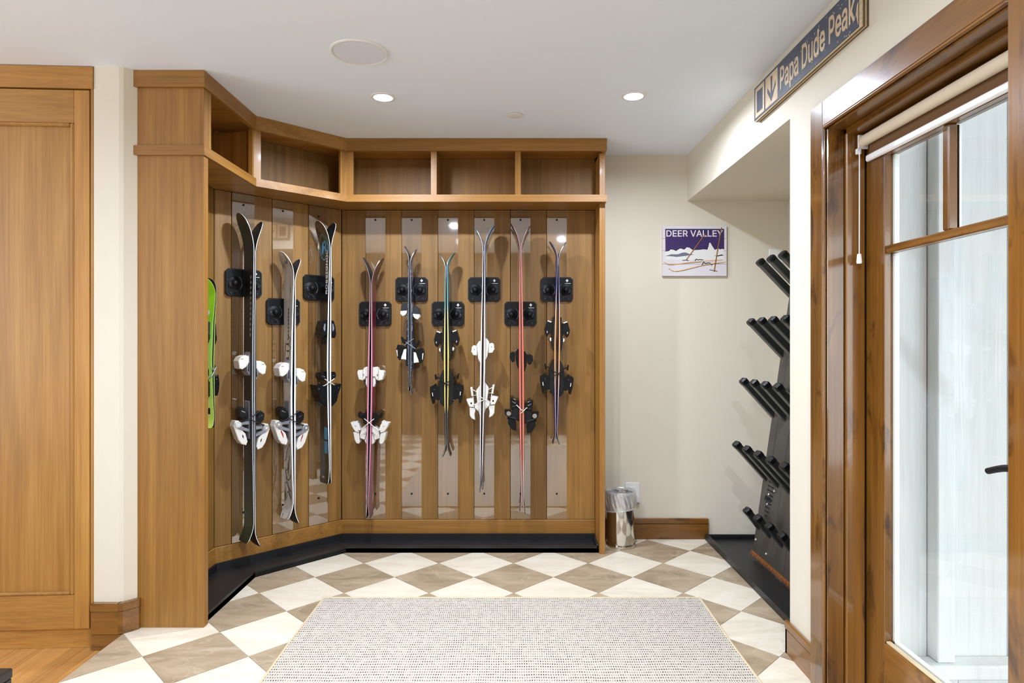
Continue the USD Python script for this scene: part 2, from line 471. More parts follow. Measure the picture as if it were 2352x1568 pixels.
# behind the camera and round the hall
obj('wall_rear', bx(-2.1, XR + .2, -.72, -.6, -.1, H, 0), HWOOD, kind='structure')
obj('wall_hall_left', bx(-4.6, -4.5, -2.3, 2.8, -.2, H, 0), WALL, kind='structure')
obj('wall_hall_back', bx(-4.6, -2.95, 2.76, 2.86, -.2, H, 0), WALL, kind='structure')
obj('wall_hall_rear', bx(-4.6, -2.0, -2.3, -2.2, -.2, H, 0), WALL, kind='structure')
obj('wall_hall_side', bx(-2.12, -2.0, -2.3, -.72, -.2, H, 0), WALL, kind='structure')

DARK_BOARD = wood('added_dark_wood', '4a3a2c', '5a4636', '6a5442', axis=2)  # added dark boards, out of view, cutting bounce light onto the post side
for (y0, y1, z0, z1) in ((-2.2, DY0 - .002, -.3, 2.615), (DY0, DY1, DZ + .02, 2.615), (DY1 + .002, 2.4, .04, 2.615)):
    part(wr, 'cladding', bx(XR + .161, XR + .18, y0, y1, z0, z1, 0), DARK_BOARD, label='added dark boards that shade the outside post')

# baseboards
def baseboard(name, pieces):
    t = thing(name, kind='structure')
    for (nm, m, mt) in pieces:
        part(t, nm, m, mt)


bh = .134
baseboard('baseboard_back', [('board', bx(.56, 1.262, YB - .016, YB, 0, bh - .036, .001), KX), ('cap', bx(.56, 1.262, YB - .02, YB, bh - .034, bh, .004), KX)])
baseboard('baseboard_right', [('board', bx(XR - .013, XR, 2.348, 2.58, 0, bh - .036, .001), KY), ('cap', bx(XR - .017, XR, 2.348, 2.583, bh - .034, bh, .004), KY),
                              ('return', bx(XR - .013, 1.21, 2.566, 2.581, 0, bh - .036, .001), KX)])
bl_front = sbox(-1.826, 2.736, -1.708, 2.757)
bl_ang = Polygon([(-1.708, 2.736), (-1.690, 2.742), (-1.648, 2.788), (-1.648, 2.802), (-1.664, 2.80), (-1.700, 2.762), (-1.708, 2.757)])
baseboard('baseboard_left', [('board', prism(bl_front, 0.0, bh - .036), KX), ('cap', prism(bl_front.buffer(.002), bh - .034, bh), KX),
                             ('corner_board', prism(bl_ang, .001, bh - .036), KX), ('corner_cap', prism(bl_ang.buffer(.002), bh - .034, bh), KX),
                             ('skirt_board', bx(-1.826, -1.692, 2.737, 2.757, DROP, -.002, .001), KX)])

# ------------------------------------------------------------------ glazed door in the right wall, its casing and jamb
casing = thing('trim_1', kind='structure')
XC = 1.108
CWD = .092
part(casing, 'side_casing', bx(XC, XR, DY1, DY1 + CWD, 0, DZ + CWD, .003), KZ)
part(casing, 'side_casing', bx(XC, XR, DY0 - CWD, DY0, 0, DZ + CWD, .003), KZ)
part(casing, 'head_casing', bx(XC, XR, DY0 - .001, DY1 + .001, DZ, DZ + CWD, .003), KY)
part(casing, 'bead', tube([(XC + .004, DY1 - .004, 0), (XC + .004, DY1 - .004, 1), (XC + .004, DY1 - .004, DZ)], .006, 10), KZ, smooth=True)
part(casing, 'bead', tube([(XC + .004, DY0, DZ - .004), (XC + .004, 1.8, DZ - .004), (XC + .004, DY1, DZ - .004)], .006, 10), KY, smooth=True)
# jamb boards, stepped
part(casing, 'jamb', bx(XC + .012, 1.180, DY1 - .012, DY1, 0, DZ - .005, .003), KZ)
part(casing, 'jamb', bx(1.182, 1.248, DY1 - .024, DY1, 0, DZ - .012, .003), KZ)
part(casing, 'jamb', bx(XC + .012, 1.32, DY0, DY0 + .012, 0, DZ, .002), KZ)
part(casing, 'head_jamb', bx(XC + .012, 1.180, DY0, DY1 - .006, DZ - .014, DZ, .003), KY)
part(casing, 'head_jamb', bx(1.182, 1.250, DY0, DY1 - .006, DZ - .034, DZ, .003), KY)
part(casing, 'head_jamb', bx(1.250, 1.33, DY0, DY1, DZ - .02, DZ, .002), KY)
part(casing, 'jamb', bx(1.248, 1.33, DY1 - .010, DY1, 0, DZ, .001), RUBB, label='black door seal')
door = thing('door_1', kind='structure')
dx0, dx1 = 1.256, 1.300
dz1 = DZ - .024
part(door, 'stile', bx(dx0, dx1, 2.130, 2.241, .008, dz1, .002), KZ)
part(door, 'stile', bx(dx0, dx1, 1.428, 1.540, .008, dz1, .002), KZ)
part(door, 'bottom_rail', bx(dx0, dx1, 1.540, 2.130, .008, .252, .002), KY)
part(door, 'top_rail', bx(dx0, dx1, 1.540, 2.130, 1.90, dz1, .002), KY)
zb = 1.580
part(door, 'glazing_bar', bx(dx0 + .004, dx1 - .004, 1.540, 2.130, zb - .013, zb + .013, .004), KY)
part(door, 'glazing_bar', bx(dx0 + .004, dx1 - .004, 1.823, 1.850, zb + .013, 1.90, .004), KZ)
for (y0, y1, z0, z1) in ((1.54, 2.13, .252, zb - .013), (1.54, 1.823, zb + .013, 1.90), (1.850, 2.13, zb + .013, 1.90)):
    part(door, 'pane', bx(1.279, 1.283, y0, y1, z0, z1, 0), GLASS)
for (y0, y1, z0, z1) in ((2.116, 2.130, .252, zb - .013), (2.116, 2.130, zb + .013, 1.90), (1.823, 1.827, zb + .013, 1.9)):
    part(door, 'glazing_stop', bx(1.284, 1.30, y0, y1, z0, z1, .002), HEMW, label='white outer glazing stop')
part(door, 'glazing_stop', bx(1.284, 1.30, 1.54, 2.130, .252, .264, .002), HEMW, label='white outer glazing stop')
part(door, 'glazing_bead', bx(1.262, 1.278, 1.54, 2.130, .252, .260, .002), PLY, label='pale bottom glazing bead')
hd_ = part(door, 'handle', cat(cyl(.024, (dx0 - .008, 1.49, .955), (dx0, 1.49, .955)), cyl(.009, (dx0 - .055, 1.49, .955), (dx0, 1.49, .955), 16)), BLKM, smooth=40)
lev = [(dx0 - .052, 1.485 + .112 * t, .955 - .004 * math.sin(t * 3) + .016 * math.sin(math.pi * t ** .8) - .012 * t) for t in np.linspace(0, 1, 14)]
part(hd_, 'lever', tube(lev, np.linspace(.0095, .008, 14), 12), BLKM, smooth=60)

# roller shade over the door head
shade = thing('roller_shade', 'rolled-up cream and brown roller shade across the top of the glazed door', 'window shade', (1.235, 2.2, 1.97))
ysh0, ysh1 = 1.45, 2.212
part(shade, 'shade_roll', cyl(.019, (1.232, ysh0, 1.972), (1.232, ysh1, 1.972), 28), CREAMF, smooth=40)
part(shade, 'fabric', bx(1.246, 1.249, ysh0, ysh1 - .01, 1.918, 1.972, 0), BROWNF, label='brown shade fabric')
part(shade, 'hem_bar', bx(1.237, 1.252, ysh0, ysh1, 1.898, 1.921, .004), HEMW, label='white hem bar')
part(shade, 'bracket', cat(bx(1.214, 1.25, ysh1, ysh1 + .008, 1.945, 1.995, .002), bx(1.205, 1.222, ysh1 - .006, ysh1 + .006, 1.925, 1.945, .002)), TRIMW)
cord = part(shade, 'cord', tube([(1.214, 2.206, 1.935), (1.2145, 2.207, 1.75), (1.214, 2.207, 1.575)], .0022, 8), TRIMW, smooth=60)
part(shade, 'cord_pull', trimesh.creation.revolve([(0, 0), (.008, .001), (.0095, .006), (.007, .034), (.0035, .036), (0, .036)], sections=16, transform=trimesh.transformations.translation_matrix((1.214, 2.207, 1.541))), HEMW, smooth=40)

# ------------------------------------------------------------------ outside the door: painted siding of the bump-out
ext = thing('painted_siding_wall', 'pale painted board wall of the bump-out outside the glazed door', 'outside wall', (1.6, 2.5, 0))
YE = 2.484
xs = [1.295, 1.634, 1.95, 2.27, 2.6, 2.93, 3.3]
for a, b_ in zip(xs[:-1], xs[1:]):
    part(ext, 'siding_board', bx(a + .0015, b_ - .0015, YE, YE + .035, -.3, 3.1, .002), SIDING)
part(ext, 'batten_post', bx(1.634, 1.702, YE - .062, YE, .036, 3.1, .004), SIDING)
part(ext, 'ledge', bx(1.40, 3.3, YE - .085, YE, -.02, .035, .006), SIDING)
part(ext, 'base_board', bx(1.30, 1.72, YE - .05, YE - .001, -.3, -.021, .002), SIDING)
part(ext, 'base_board', bx(1.723, 3.3, YE - .05, YE - .001, -.3, -.021, .002), SIDING)
obj('porch_roof', bx(1.292, 5.0, -3.6, 2.48, 2.62, 2.75, 0), HWOOD, kind='structure')  # out of view, placed to shade the siding and post
obj('outdoor_deck', bx(1.30, 5.0, -3.6, 2.48, -.36, -.3, 0), DECK, kind='structure')  # out of view, kept dark so little light bounces onto the siding
obj('snowy_ground', bx(1.31, 60, -60, 60, -.9, -.8, 0), UNSEEN_SNOW, kind='structure')  # out of view, brightens the outdoors and bounces light through the door

# ------------------------------------------------------------------ tall closet at the left edge
CR = 3.2
closet = thing('tall_closet', 'tall honey-brown closet with a framed panel door at the left edge, beside the white wall', 'closet', (-1.8265, 2.757, DROP), CR)


def cl(x0, x1, y0, y1, z0, z1, b=.0015):        # closet-local box, x to the left negative, z absolute
    return bx(x0, x1, y0, y1, z0 - DROP, z1 - DROP, b)


part(closet, 'carcass', cl(-1.1, -.002, .03, .6, DROP + .06, 2.44, 0), CV, local=True)
part(closet, 'header', cl(-1.1, -.001, -.006, .03, 2.372, 2.468, .002), CX, local=True)
part(closet, 'side_stile', cl(-.0135, -.001, 0, .03, DROP, 2.372, .001), CV, local=True)
part(closet, 'plinth', cl(-1.1, -.0145, .012, .05, DROP, .014, .001), CX, local=True)
dr = part(closet, 'door', cat(cl(-.083, -.0185, -.001, .028, .017, 2.366), cl(-.90, -.835, -.001, .028, .017, 2.366)), CV, local=True)
part(dr, 'rail', cl(-.835, -.083, -.001, .028, 2.222, 2.366), CX, local=True)
part(dr, 'rail', cl(-.835, -.083, -.001, .028, .017, .166), CX, local=True)
part(dr, 'panel', cl(-.835, -.083, .010, .028, .166, 2.222, 0), CV, local=True)
for (a, b_, c, d) in ((-.098, -.083, .166, 2.222), (-.835, -.82, .166, 2.222), (-.82, -.098, 2.207, 2.222), (-.82, -.098, .166, .181)):
    part(dr, 'moulding', cl(a, b_, -.006, .012, c, d, .005), CV, local=True)

# ------------------------------------------------------------------ hall rug corner and bench at lower left
hr = thing('hall_rug', 'corner of a tan woven rug on the lower hall floor at bottom left', 'rug', (-2.2, 1.6, DROP))
part(hr, 'woven_field', bx(-2.9, -1.80, .6, 2.415, DROP + .0005, DROP + .010, .003), RUG2)
part(hr, 'border', cat(bx(-2.9, -1.787, 2.415, 2.428, DROP + .0005, DROP + .011, .004), bx(-1.80, -1.787, .6, 2.415, DROP + .0005, DROP + .011, .004)), RUGB)
be = thing('low_bench', 'dark bronze metal corner of a low bench at the bottom left corner', 'bench', (-2.0, 2.1, DROP))
part(be, 'seat_top', bx(-2.6, -1.738, 1.5, 2.2, .100, .134, .004), BENCHM)
part(be, 'leg', bx(-1.80, -1.74, 2.13, 2.197, DROP + .0115, .100, .003), BENCHM)
part(be, 'leg', bx(-2.58, -2.52, 2.13, 2.197, DROP + .0115, .100, .003), BENCHM)
part(be, 'leg', bx(-1.80, -1.74, 1.52, 1.58, DROP + .0115, .100, .003), BENCHM)
part(be, 'apron', bx(-2.52, -1.80, 2.15, 2.185, .04, .100, .003), BENCHM)

# ------------------------------------------------------------------ built-in ski locker
locker = thing('ski_locker', 'brown stained built-in ski locker with open cubbies above a board back wall', 'locker', (-.5, 3.7, 0))
T45 = math.sqrt(.5)
BK = [(-1.62, 2.843), (-1.62, 3.434), (-1.074, 3.98), (.523, 3.98)]
CF = [(-1.36, 2.79), (-1.36, 3.357), (-.975, 3.727), (.560, 3.727)]   # crown and nosing front


def off(line, d):
    """Mitred offset to the left of a polyline."""
    p = np.array(line, float); out = []
    n = []
    for a, b_ in zip(p[:-1], p[1:]):
        t = (b_ - a) / np.linalg.norm(b_ - a); n.append(np.array([-t[1], t[0]]))
    out.append(p[0] + n[0] * d)
    for i in range(1, len(p) - 1):
        m_ = n[i - 1] + n[i]; m_ /= np.linalg.norm(m_)
        out.append(p[i] + m_ * d / m_.dot(n[i]))
    out.append(p[-1] + n[-1] * d)
    return [tuple(q) for q in out]


def strip_boards(name, line, d, z0, z1, mats):
    o = off(line, d)
    for i in range(len(line) - 1):
        part(locker, name, prism(Polygon([line[i], line[i + 1], o[i + 1], o[i]]), z0, z1), mats[i])


WD = wood('locker_wood_diagonal', *LW, axis=0, across=9, along=1.5)
CF_l = [(-1.690, 2.79)] + CF
full = [(-1.690, 2.79), (-1.36, 2.79), (-1.36, 3.357), (-.975, 3.727), (.560, 3.727), (.560, 4.066)]
mats5 = [WX, WY, WD, WX, WY]
strip_boards('crown_board', full, .022, 2.396, H - .0006, mats5)
strip_boards('shelf_nosing', full, .022, 2.095, 2.137, mats5)
FR = off(CF, .022)
zone = Polygon(off(CF, .0225) + BK[::-1])
part(locker, 'shelf', prism(zone, 2.099, 2.136), WX)
part(locker, 'top_board', prism(zone, 2.42, 2.44), WX)
# end panels
part(locker, 'end_panel', bx(-1.670, -1.3677, 2.803, 2.843, 0, 2.396, .0015), WV)
part(locker, 'end_panel', bx(.523, .557, 3.774, YB - .001, 0, 2.396, .0015), WV)
# cubby back panels
def wall_board(name, a, b_, z0, z1, mat, t=.012, proud=0.0, parent=locker, gap=.0008, bev=.0012):
    """An upright board on the back polyline from point a to b (face towards the room)."""
    a, b_ = np.array(a, float), np.array(b_, float)
    L = np.linalg.norm(b_ - a); d = (b_ - a) / L
    ang = math.atan2(d[1], d[0])
    m = bx(gap, L - gap, -proud, t, z0, z1, bev)
    m.apply_transform(trimesh.transformations.rotation_matrix(ang, (0, 0, 1)))
    m.apply_translation((a[0], a[1], 0))
    return part(parent, name, m, mat), ang


for a, b_ in zip(BK[:-1], BK[1:]):
    wall_board('cubby_back', a, b_, 2.137, 2.42, WP)
# dividers and posts
body = off(CF, .016)
def board2(name, p, q, w, z0, z1, mat):
    part(locker, name, prism(LineString([p, q]).buffer(w / 2, cap_style='flat'), z0, z1), mat)


for xd in (-.4637, .0350):
    board2('divider', (xd, 3.742), (xd, 3.979), .034, 2.1365, 2.396, WV)
cB, cC = np.array(body[1]), np.array(body[2])
tAB, tBC, tCD = np.array((0, 1.0)), (cC - cB) / np.linalg.norm(cC - cB), np.array((1.0, 0))
def corner_post(c, t0, t1, w0, w1):
    n0, n1 = np.array((-t0[1], t0[0])), np.array((-t1[1], t1[0]))
    bis = n0 + n1; bis /= np.linalg.norm(bis)
    pts = [c, c - t0 * w0, c - t0 * w0 + n0 * .02, c + bis * .045, c + t1 * w1 + n1 * .02, c + t1 * w1]
    part(locker, 'corner_post', prism(Polygon(pts).buffer(0), 2.1365, 2.396), WV)


corner_post(cB, tAB, tBC, .02, .038)
corner_post(cC, tBC, tCD, .040, .040)
board2('divider', tuple(cB + np.array((-.045, .03))), BK[1], .02, 2.1365, 2.396, WV)
board2('divider', tuple(cC + np.array((-.018, .046))), BK[2], .02, 2.1365, 2.396, WV)
part(locker, 'corner_post', prism(Polygon([(-1.3677, 2.8435), (-1.3677, 2.87), (-1.40, 2.87), (-1.40, 2.8435)]), 2.1365, 2.396), WV)
# board back wall
ZK, ZS = .149, 2.0985
STRIP = .126
bcent = [-.860 + .2284 * i for i in range(6)]
bounds = [BK[2][0]] + [c - STRIP / 2 for c in bcent] + [BK[3][0]]
for a, b_ in zip(bounds[:-1], bounds[1:]):
    wall_board('plank', (a, 3.98), (b_, 3.98), ZK, ZS, WP, gap=.0012, bev=.0025)
dcent = [.156, .386, .612]
Ld = math.dist(BK[1], BK[2])
def dpt(s): return (BK[1][0] + s * T45, BK[1][1] + s * T45)
db = [0] + [c - STRIP / 2 for c in dcent] + [Ld]
for a, b_ in zip(db[:-1], db[1:]):
    wall_board('plank', dpt(a), dpt(b_), ZK, ZS, WP, gap=.0012, bev=.0025)
lcent = [3.16]
for a, b_ in ((2.843, 3.097), (3.097, 3.434)):
    wall_board('plank', (-1.62, a), (-1.62, b_), ZK, ZS, WP, gap=.0012, bev=.0025)
for a, b_, mt in zip(BK[:-1], BK[1:], (WY, WD, WX)):
    wall_board('kick_board', a, b_, .0, ZK - .001, mt, proud=.007, bev=.002)
    wall_board('backing', np.array(a) + 0, b_, .0, 2.42, HOLE, t=.02, proud=-.0125)
# clear acrylic strips with screws
def strip_at(p, ang_deg):
    c, s = math.cos(math.radians(ang_deg)), math.sin(math.radians(ang_deg))
    tr = frame_matrix((p[0], p[1], 0), (c, s, 0), (-s, c, 0), (0, 0, 1))
    m = bx(-STRIP / 2, STRIP / 2, -.0045, -.0008, .152, 2.096, .0006); m.apply_transform(tr)
    st = part(locker, 'acrylic_strip', m, ACRYL)
    for z in (2.035, .312):
        q = trimesh.creation.cylinder(radius=.0058, height=.004, sections=16, transform=trimesh.transformations.rotation_matrix(math.pi / 2, (1, 0, 0)))
        q.apply_translation((0, -.0062, z)); q.apply_transform(tr)
        part(st, 'screw', q, BLKM)


for c in bcent:
    strip_at((c, 3.98), 0)
for c in dcent:
    strip_at(dpt(c), 45)
strip_at((-1.62, lcent[0]), 90)

# ------------------------------------------------------------------ boot trays
def tray(name, label, outer, inner_back, zf, lip_f, lip_b):
    t = thing(name, label, 'boot tray', (outer[0][0], outer[0][1], 0))
    return t


TRF = [(-1.383, 2.8445), (-1.383, 3.400), (-.998, 3.797), (.521, 3.797)]
TRB = off(BK, -.0085); TRB[0] = (TRB[0][0], 2.8445); TRB[-1] = (.521, TRB[-1][1])
tr = thing('boot_tray', 'long black boot tray following the angled foot of the ski locker', 'boot tray', (-.5, 3.85, 0))
part(tr, 'tray_floor', prism(Polygon(TRF + TRB[::-1]), .0006, .026), BLACKT)
fo = off(TRF, .014)
part(tr, 'front_lip', prism(Polygon(TRF + fo[::-1]), .0006, .040), BLACKT)
bo = off(TRB, -.010)
part(tr, 'back_lip', prism(Polygon(TRB + bo[::-1]), .026, .064), BLACKT)
part(tr, 'end_lip', bx(.509, .521, 3.797, 3.975, .026, .050, .002), BLACKT)
tr2 = thing('boot_tray', 'black boot tray on the alcove floor under the boot rack', 'boot tray', (1.45, 3.3, 0))
part(tr2, 'tray_floor', bx(1.245, 1.77, 2.585, 4.045, .0006, .010, .002), BLACKT)
part(tr2, 'front_lip', prism(Polygon([(1.237, 2.585), (1.237, 4.047), (1.255, 4.047), (1.255, 2.585)]), .0006, .036), BLACKT)
part(tr2, 'end_lip', bx(1.255, 1.77, 4.033, 4.047, .010, .036, .002), BLACKT)
part(tr2, 'end_lip', bx(1.255, 1.77, 2.585, 2.60, .010, .036, .002), BLACKT)

# ------------------------------------------------------------------ ski holders
hp = []
def build_holder(loc, rot, label):
    t = thing('ski_holder', label, 'ski holder', loc, rot, group='black ski holders on the locker wall')
    W2, H2, c = .1015, .0765, .016
    plate = Polygon([(-W2 + c, -H2), (W2 - c, -H2), (W2, -H2 + c), (W2, H2 - c), (W2 - c, H2), (-W2 + c, H2), (-W2, H2 - c), (-W2, -H2 + c)])
    X, Z = (1, 0, 0), (0, 0, 1)
    def up(poly, y0, y1):
        m = prism(poly, 0, y1 - y0)          # extrude toward the room (-y)
        m.apply_transform(frame_matrix((0, -y0, 0), X, Z, (0, -1, 0)))
        return m
    part(t, 'plate', cat(up(plate, 0, .008), up(plate.buffer(-.003), .008, .010)), BLK, local=True)
    part(t, 'plate_rim', up(plate.buffer(-.004).difference(plate.buffer(-.0065)), .010, .0125), DGREY, local=True)
    for s in (-1, 1):
        prof = [(0, .040), (.009, .0395), (.0125, .036), (.015, .028), (.020, .021), (.028, .016), (.035, .0135), (.038, .010), (0, .010)]
        d = lathe(prof[::-1], 32)
        d.apply_transform(frame_matrix((s * .056, 0, -.004), X, Z, (0, -1, 0)))
        cm = part(t, 'cam', d, BLKM, smooth=50, local=True)
        k = lathe([(0, .008), (.0115, .008), (.0125, .011), (.0085, .0135), (.007, .012), (0, .012)], 24)
        k.apply_transform(frame_matrix((s * .076, -.010, -.012), X, Z, (0, -1, 0)))
        part(cm, 'pivot', k, DGREY, smooth=40, local=True)
        arc = [(s * (.056 - .044 * math.cos(a)), -.012, -.004 + .044 * math.sin(a)) for a in np.linspace(-.75, .95, 20)]
        part(t, 'cam_ridge', tube(arc, .0032, 8), RIDGE, smooth=60, local=True)
        sp = [(s * .083, -.011, .022), (s * .093, -.011, .010), (s * .093, -.011, -.012), (s * .078, -.011, -.030), (s * .058, -.011, -.038), (s * .044, -.011, -.050), (s * .040, -.011, -.071)]
        sp = np.array(sp); tt = np.linspace(0, 1, len(sp)); tf = np.linspace(0, 1, 28)
        from scipy.interpolate import CubicSpline
        sp = CubicSpline(tt, sp)(tf)
        part(t, 'groove_ridge', tube(sp, .0025, 6), RIDGE, smooth=60, local=True)
        sp2 = sp + np.array([-s * .012, 0, -.010]); sp2 = sp2[sp2[:, 2] > -.072]
        part(t, 'groove_ridge', tube(sp2[8:], .0022, 6), RIDGE, smooth=60, local=True)
        part(t, 'screw', trimesh.creation.cylinder(radius=.006, height=.004, sections=14, transform=frame_matrix((s * .073, -.011, -.058), X, (0, 0, 1), (0, -1, 0))), DGREY, local=True)
    dm = Polygon([(-.009, 0), (0, -.010), (.009, 0), (0, .010)]).difference(Polygon([(-.0025, 0), (0, -.003), (.0025, 0), (0, .003)]))
    dm = affinity.translate(dm, .064, .055)
    part(t, 'emblem', up(dm, .0100, .0112), TRIMW, local=True, label='small white diamond emblem')
    part(t, 'emblem_line', up(sbox(.050, .036, .086, .0385), .0100, .0112), TRIMW, local=True, label='thin white line under the emblem')
    return t


ZU, ZL = 1.597, 1.444
hspec = []
names_b = [('pink-edged skis', ZL), ('short patterned child skis', ZU), ('yellow and teal skis', ZL), ('white-edged skis with all-white bindings', ZU), ('coral red skis', ZL), ('orange and purple skis', ZU)]
for c, (nm, z) in zip(bcent, names_b):
    hspec.append(((c, 3.975, z), 0, f'black clamp plate holding the {nm}'))
names_d = [('long black skis with white bindings', ZU), ('beige skis with red-accented bindings', ZL), ('black skis with a blue emblem', ZU)]
nrm = np.array((T45, -T45))
for c, (nm, z) in zip(dcent, names_d):
    p = np.array(dpt(c)) + nrm * .005
    hspec.append(((p[0], p[1], z), 45, f'black clamp plate holding the {nm}'))
hspec.append(((-1.615, lcent[0], ZL), 90, 'black clamp plate holding the lime green skis'))
h0 = build_holder(*hspec[0])
for loc, rot, lab in hspec[1:]:
    dup(h0, loc, rot, lab, 'ski holder', 'black ski holders on the locker wall')


# ------------------------------------------------------------------ skis
def zpts(pts, cx, sc, y0):
    return [((x - cx) / sc, y0 + y / sc) for x, y in pts]


STY = {}
# each entry: (part name, parent index or None, material, polygon in photo pixels (dx from pair axis, y), half width)
def style(key, cx, sc, y0, items, brakes, brake_mat):
    STY[key] = ([(n, p, m, zpts(q, cx, sc, y0), h) for n, p, m, q, h in items], [zpts(b_, cx, sc, y0) for b_ in brakes], brake_mat)


def disc(cx, cy, r, n=18):
    return [(cx + r * math.cos(2 * math.pi * i / n), cy + r * math.sin(2 * math.pi * i / n)) for i in range(n)]


style('A', 375, 7.464, 830, [
    ('toe_base', None, WPL, [(405, 268), (455, 268), (462, 375), (440, 430), (405, 440)], .028),
    ('toe_piece', None, WPL, [(415, 100), (455, 90), (490, 110), (505, 150), (505, 320), (470, 300), (455, 260), (405, 260), (405, 100)], .034),
    ('toe_wing', None, WPL, [(510, 145), (590, 150), (605, 180), (600, 230), (575, 310), (510, 325)], .030),
    ('toe_window', 1, MGREY, [(485, 210), (503, 210), (503, 250), (485, 250)], .0355),
    ('toe_spring', None, DGREY, [(462, 345), (500, 330), (490, 390), (455, 415)], .022),
    ('brake_pedal', None, BLK, [(410, 890), (470, 880), (530, 910), (570, 870), (585, 920), (570, 960), (500, 990), (490, 1060), (420, 1100), (405, 1100)], .028),
    ('pedal_stripe', 5, WPL, [(465, 945), (520, 905), (525, 918), (470, 958)], .0295), ('pedal_stripe', 5, WPL, [(475, 975), (500, 960), (505, 975), (480, 990)], .0295),
    ('heel_base', None, WPL, [(410, 1110), (470, 1120), (525, 1165), (545, 1260), (545, 1310), (470, 1340), (455, 1330), (440, 1230), (410, 1210)], .030),
    ('heel_foot', None, WPL, [(405, 1225), (435, 1235), (450, 1340), (465, 1350), (445, 1400), (400, 1430)], .026),
    ('heel_wing', None, WPL, [(532, 1160), (560, 1080), (580, 1050), (585, 1015), (620, 1035), (705, 1045), (680, 1110), (650, 1160), (620, 1200), (560, 1215)], .036),
    ('heel_lever', None, WPL, [(560, 1222), (625, 1205), (657, 1215), (630, 1340), (600, 1400), (560, 1410), (540, 1380), (552, 1290)], .033),
    ('wing_recess', 10, MGREY, [(590, 1095), (640, 1080), (636, 1100), (600, 1125)], .0372),
    ('heel_dot', 10, DGREY, disc(558, 1182, 11), .0375), ('heel_dot', 8, DGREY, disc(460, 1248, 9), .0315), ('heel_dot', 11, DGREY, disc(577, 1232, 8), .0345),
], [[(530, 1165), (400, 1060), (290, 970)]], WPL)
style('B', 360, 7.467, 760, [
    ('toe_base', None, WPL, [(390, 120), (430, 130), (465, 190), (458, 300), (445, 380), (440, 430), (410, 490), (390, 490)], .028),
    ('toe_piece', None, WPL, [(470, 210), (520, 200), (550, 230), (553, 290), (562, 310), (545, 330), (525, 370), (460, 375), (462, 260)], .034),
    ('toe_dot', 1, BLK, disc(505, 273, 11), .0355), ('toe_recess', 1, MGREY, [(478, 325), (495, 320), (492, 345), (476, 345)], .0352), ('toe_gap', 0, DGREY, [(398, 180), (403, 180), (403, 420), (398, 420)], .0295),
    ('heel_base', None, WPL, [(390, 870), (430, 920), (465, 970), (460, 1060), (445, 1180), (495, 1215), (490, 1270), (440, 1320), (420, 1330), (395, 1420), (390, 1420)], .030),
    ('heel_piece', None, WPL, [(500, 1205), (512, 1085), (528, 1085), (522, 1110), (570, 1115), (632, 1130), (605, 1200), (578, 1255), (500, 1262)], .036),
    ('heel_lever', None, WPL, [(488, 1275), (575, 1265), (570, 1400), (540, 1450), (480, 1480), (490, 1380), (472, 1310)], .033),
    ('heel_dot', 6, BLK, disc(547, 1192, 18), .0375), ('heel_dot', 7, MGREY, disc(545, 1297, 7), .0345), ('heel_gap', 5, BROWNP, [(470, 1060), (490, 1070), (480, 1160), (455, 1165)], .012),
    ('brake_pedal', None, WPL, [(535, 920), (568, 925), (545, 1075), (513, 1070)], .03),
    ('pedal_rod', 11, WPL, [(455, 1000), (535, 955), (535, 972), (455, 1017)], .006),
    ('pedal_rod', 11, WPL, [(455, 1058), (530, 1058), (530, 1072), (455, 1072)], .006),
], [[(500, 1215), (360, 1140), (320, 1118)]], WPL)
style('C', 355, 7.84, 740, [
    ('riser_plate', None, BLKM, [(395, 60), (430, 70), (440, 330), (458, 480), (440, 640), (405, 700), (395, 700)], .034),
    ('toe_piece', None, BLK, [(445, 175), (535, 140), (555, 200), (582, 300), (562, 400), (530, 428), (500, 370), (480, 350), (450, 400), (430, 330)], .034),
    ('toe_cap', 1, WPL, [(458, 160), (528, 136), (540, 165), (505, 172), (470, 190)], .0352),
    ('toe_window', 1, WPL, [(525, 320), (555, 320), (547, 372), (520, 372)], .0352),
    ('toe_wing', 0, WPL, [(462, 450), (482, 445), (490, 480), (475, 512), (460, 508)], .035),
    ('riser_plate', None, BLKM, [(395, 830), (425, 850), (465, 940), (492, 1050), (485, 1400), (455, 1460), (395, 1500)], .034),
    ('heel_piece', None, BLK, [(480, 1140), (550, 1125), (560, 1090), (600, 1120), (650, 1140), (656, 1200), (640, 1330), (605, 1455), (580, 1440), (580, 1390), (560, 1370), (480, 1390)], .036),
    ('heel_dot', 6, WPL, disc(567, 1187, 13), .0375),
    ('heel_label', 6, WPL, [(592, 1235), (624, 1238), (612, 1322), (583, 1315)], .0375),
    ('riser_line', 5, WPL, [(481, 1225), (490, 1225), (490, 1400), (481, 1400)], .0352),
    ('brake_pedal', None, BLK, [(555, 920), (574, 928), (560, 1025), (535, 1012), (548, 975), (480, 1005), (478, 985), (548, 962)], .026),
], [[(445, 1030), (350, 1090), (260, 1140)]], BLKM)
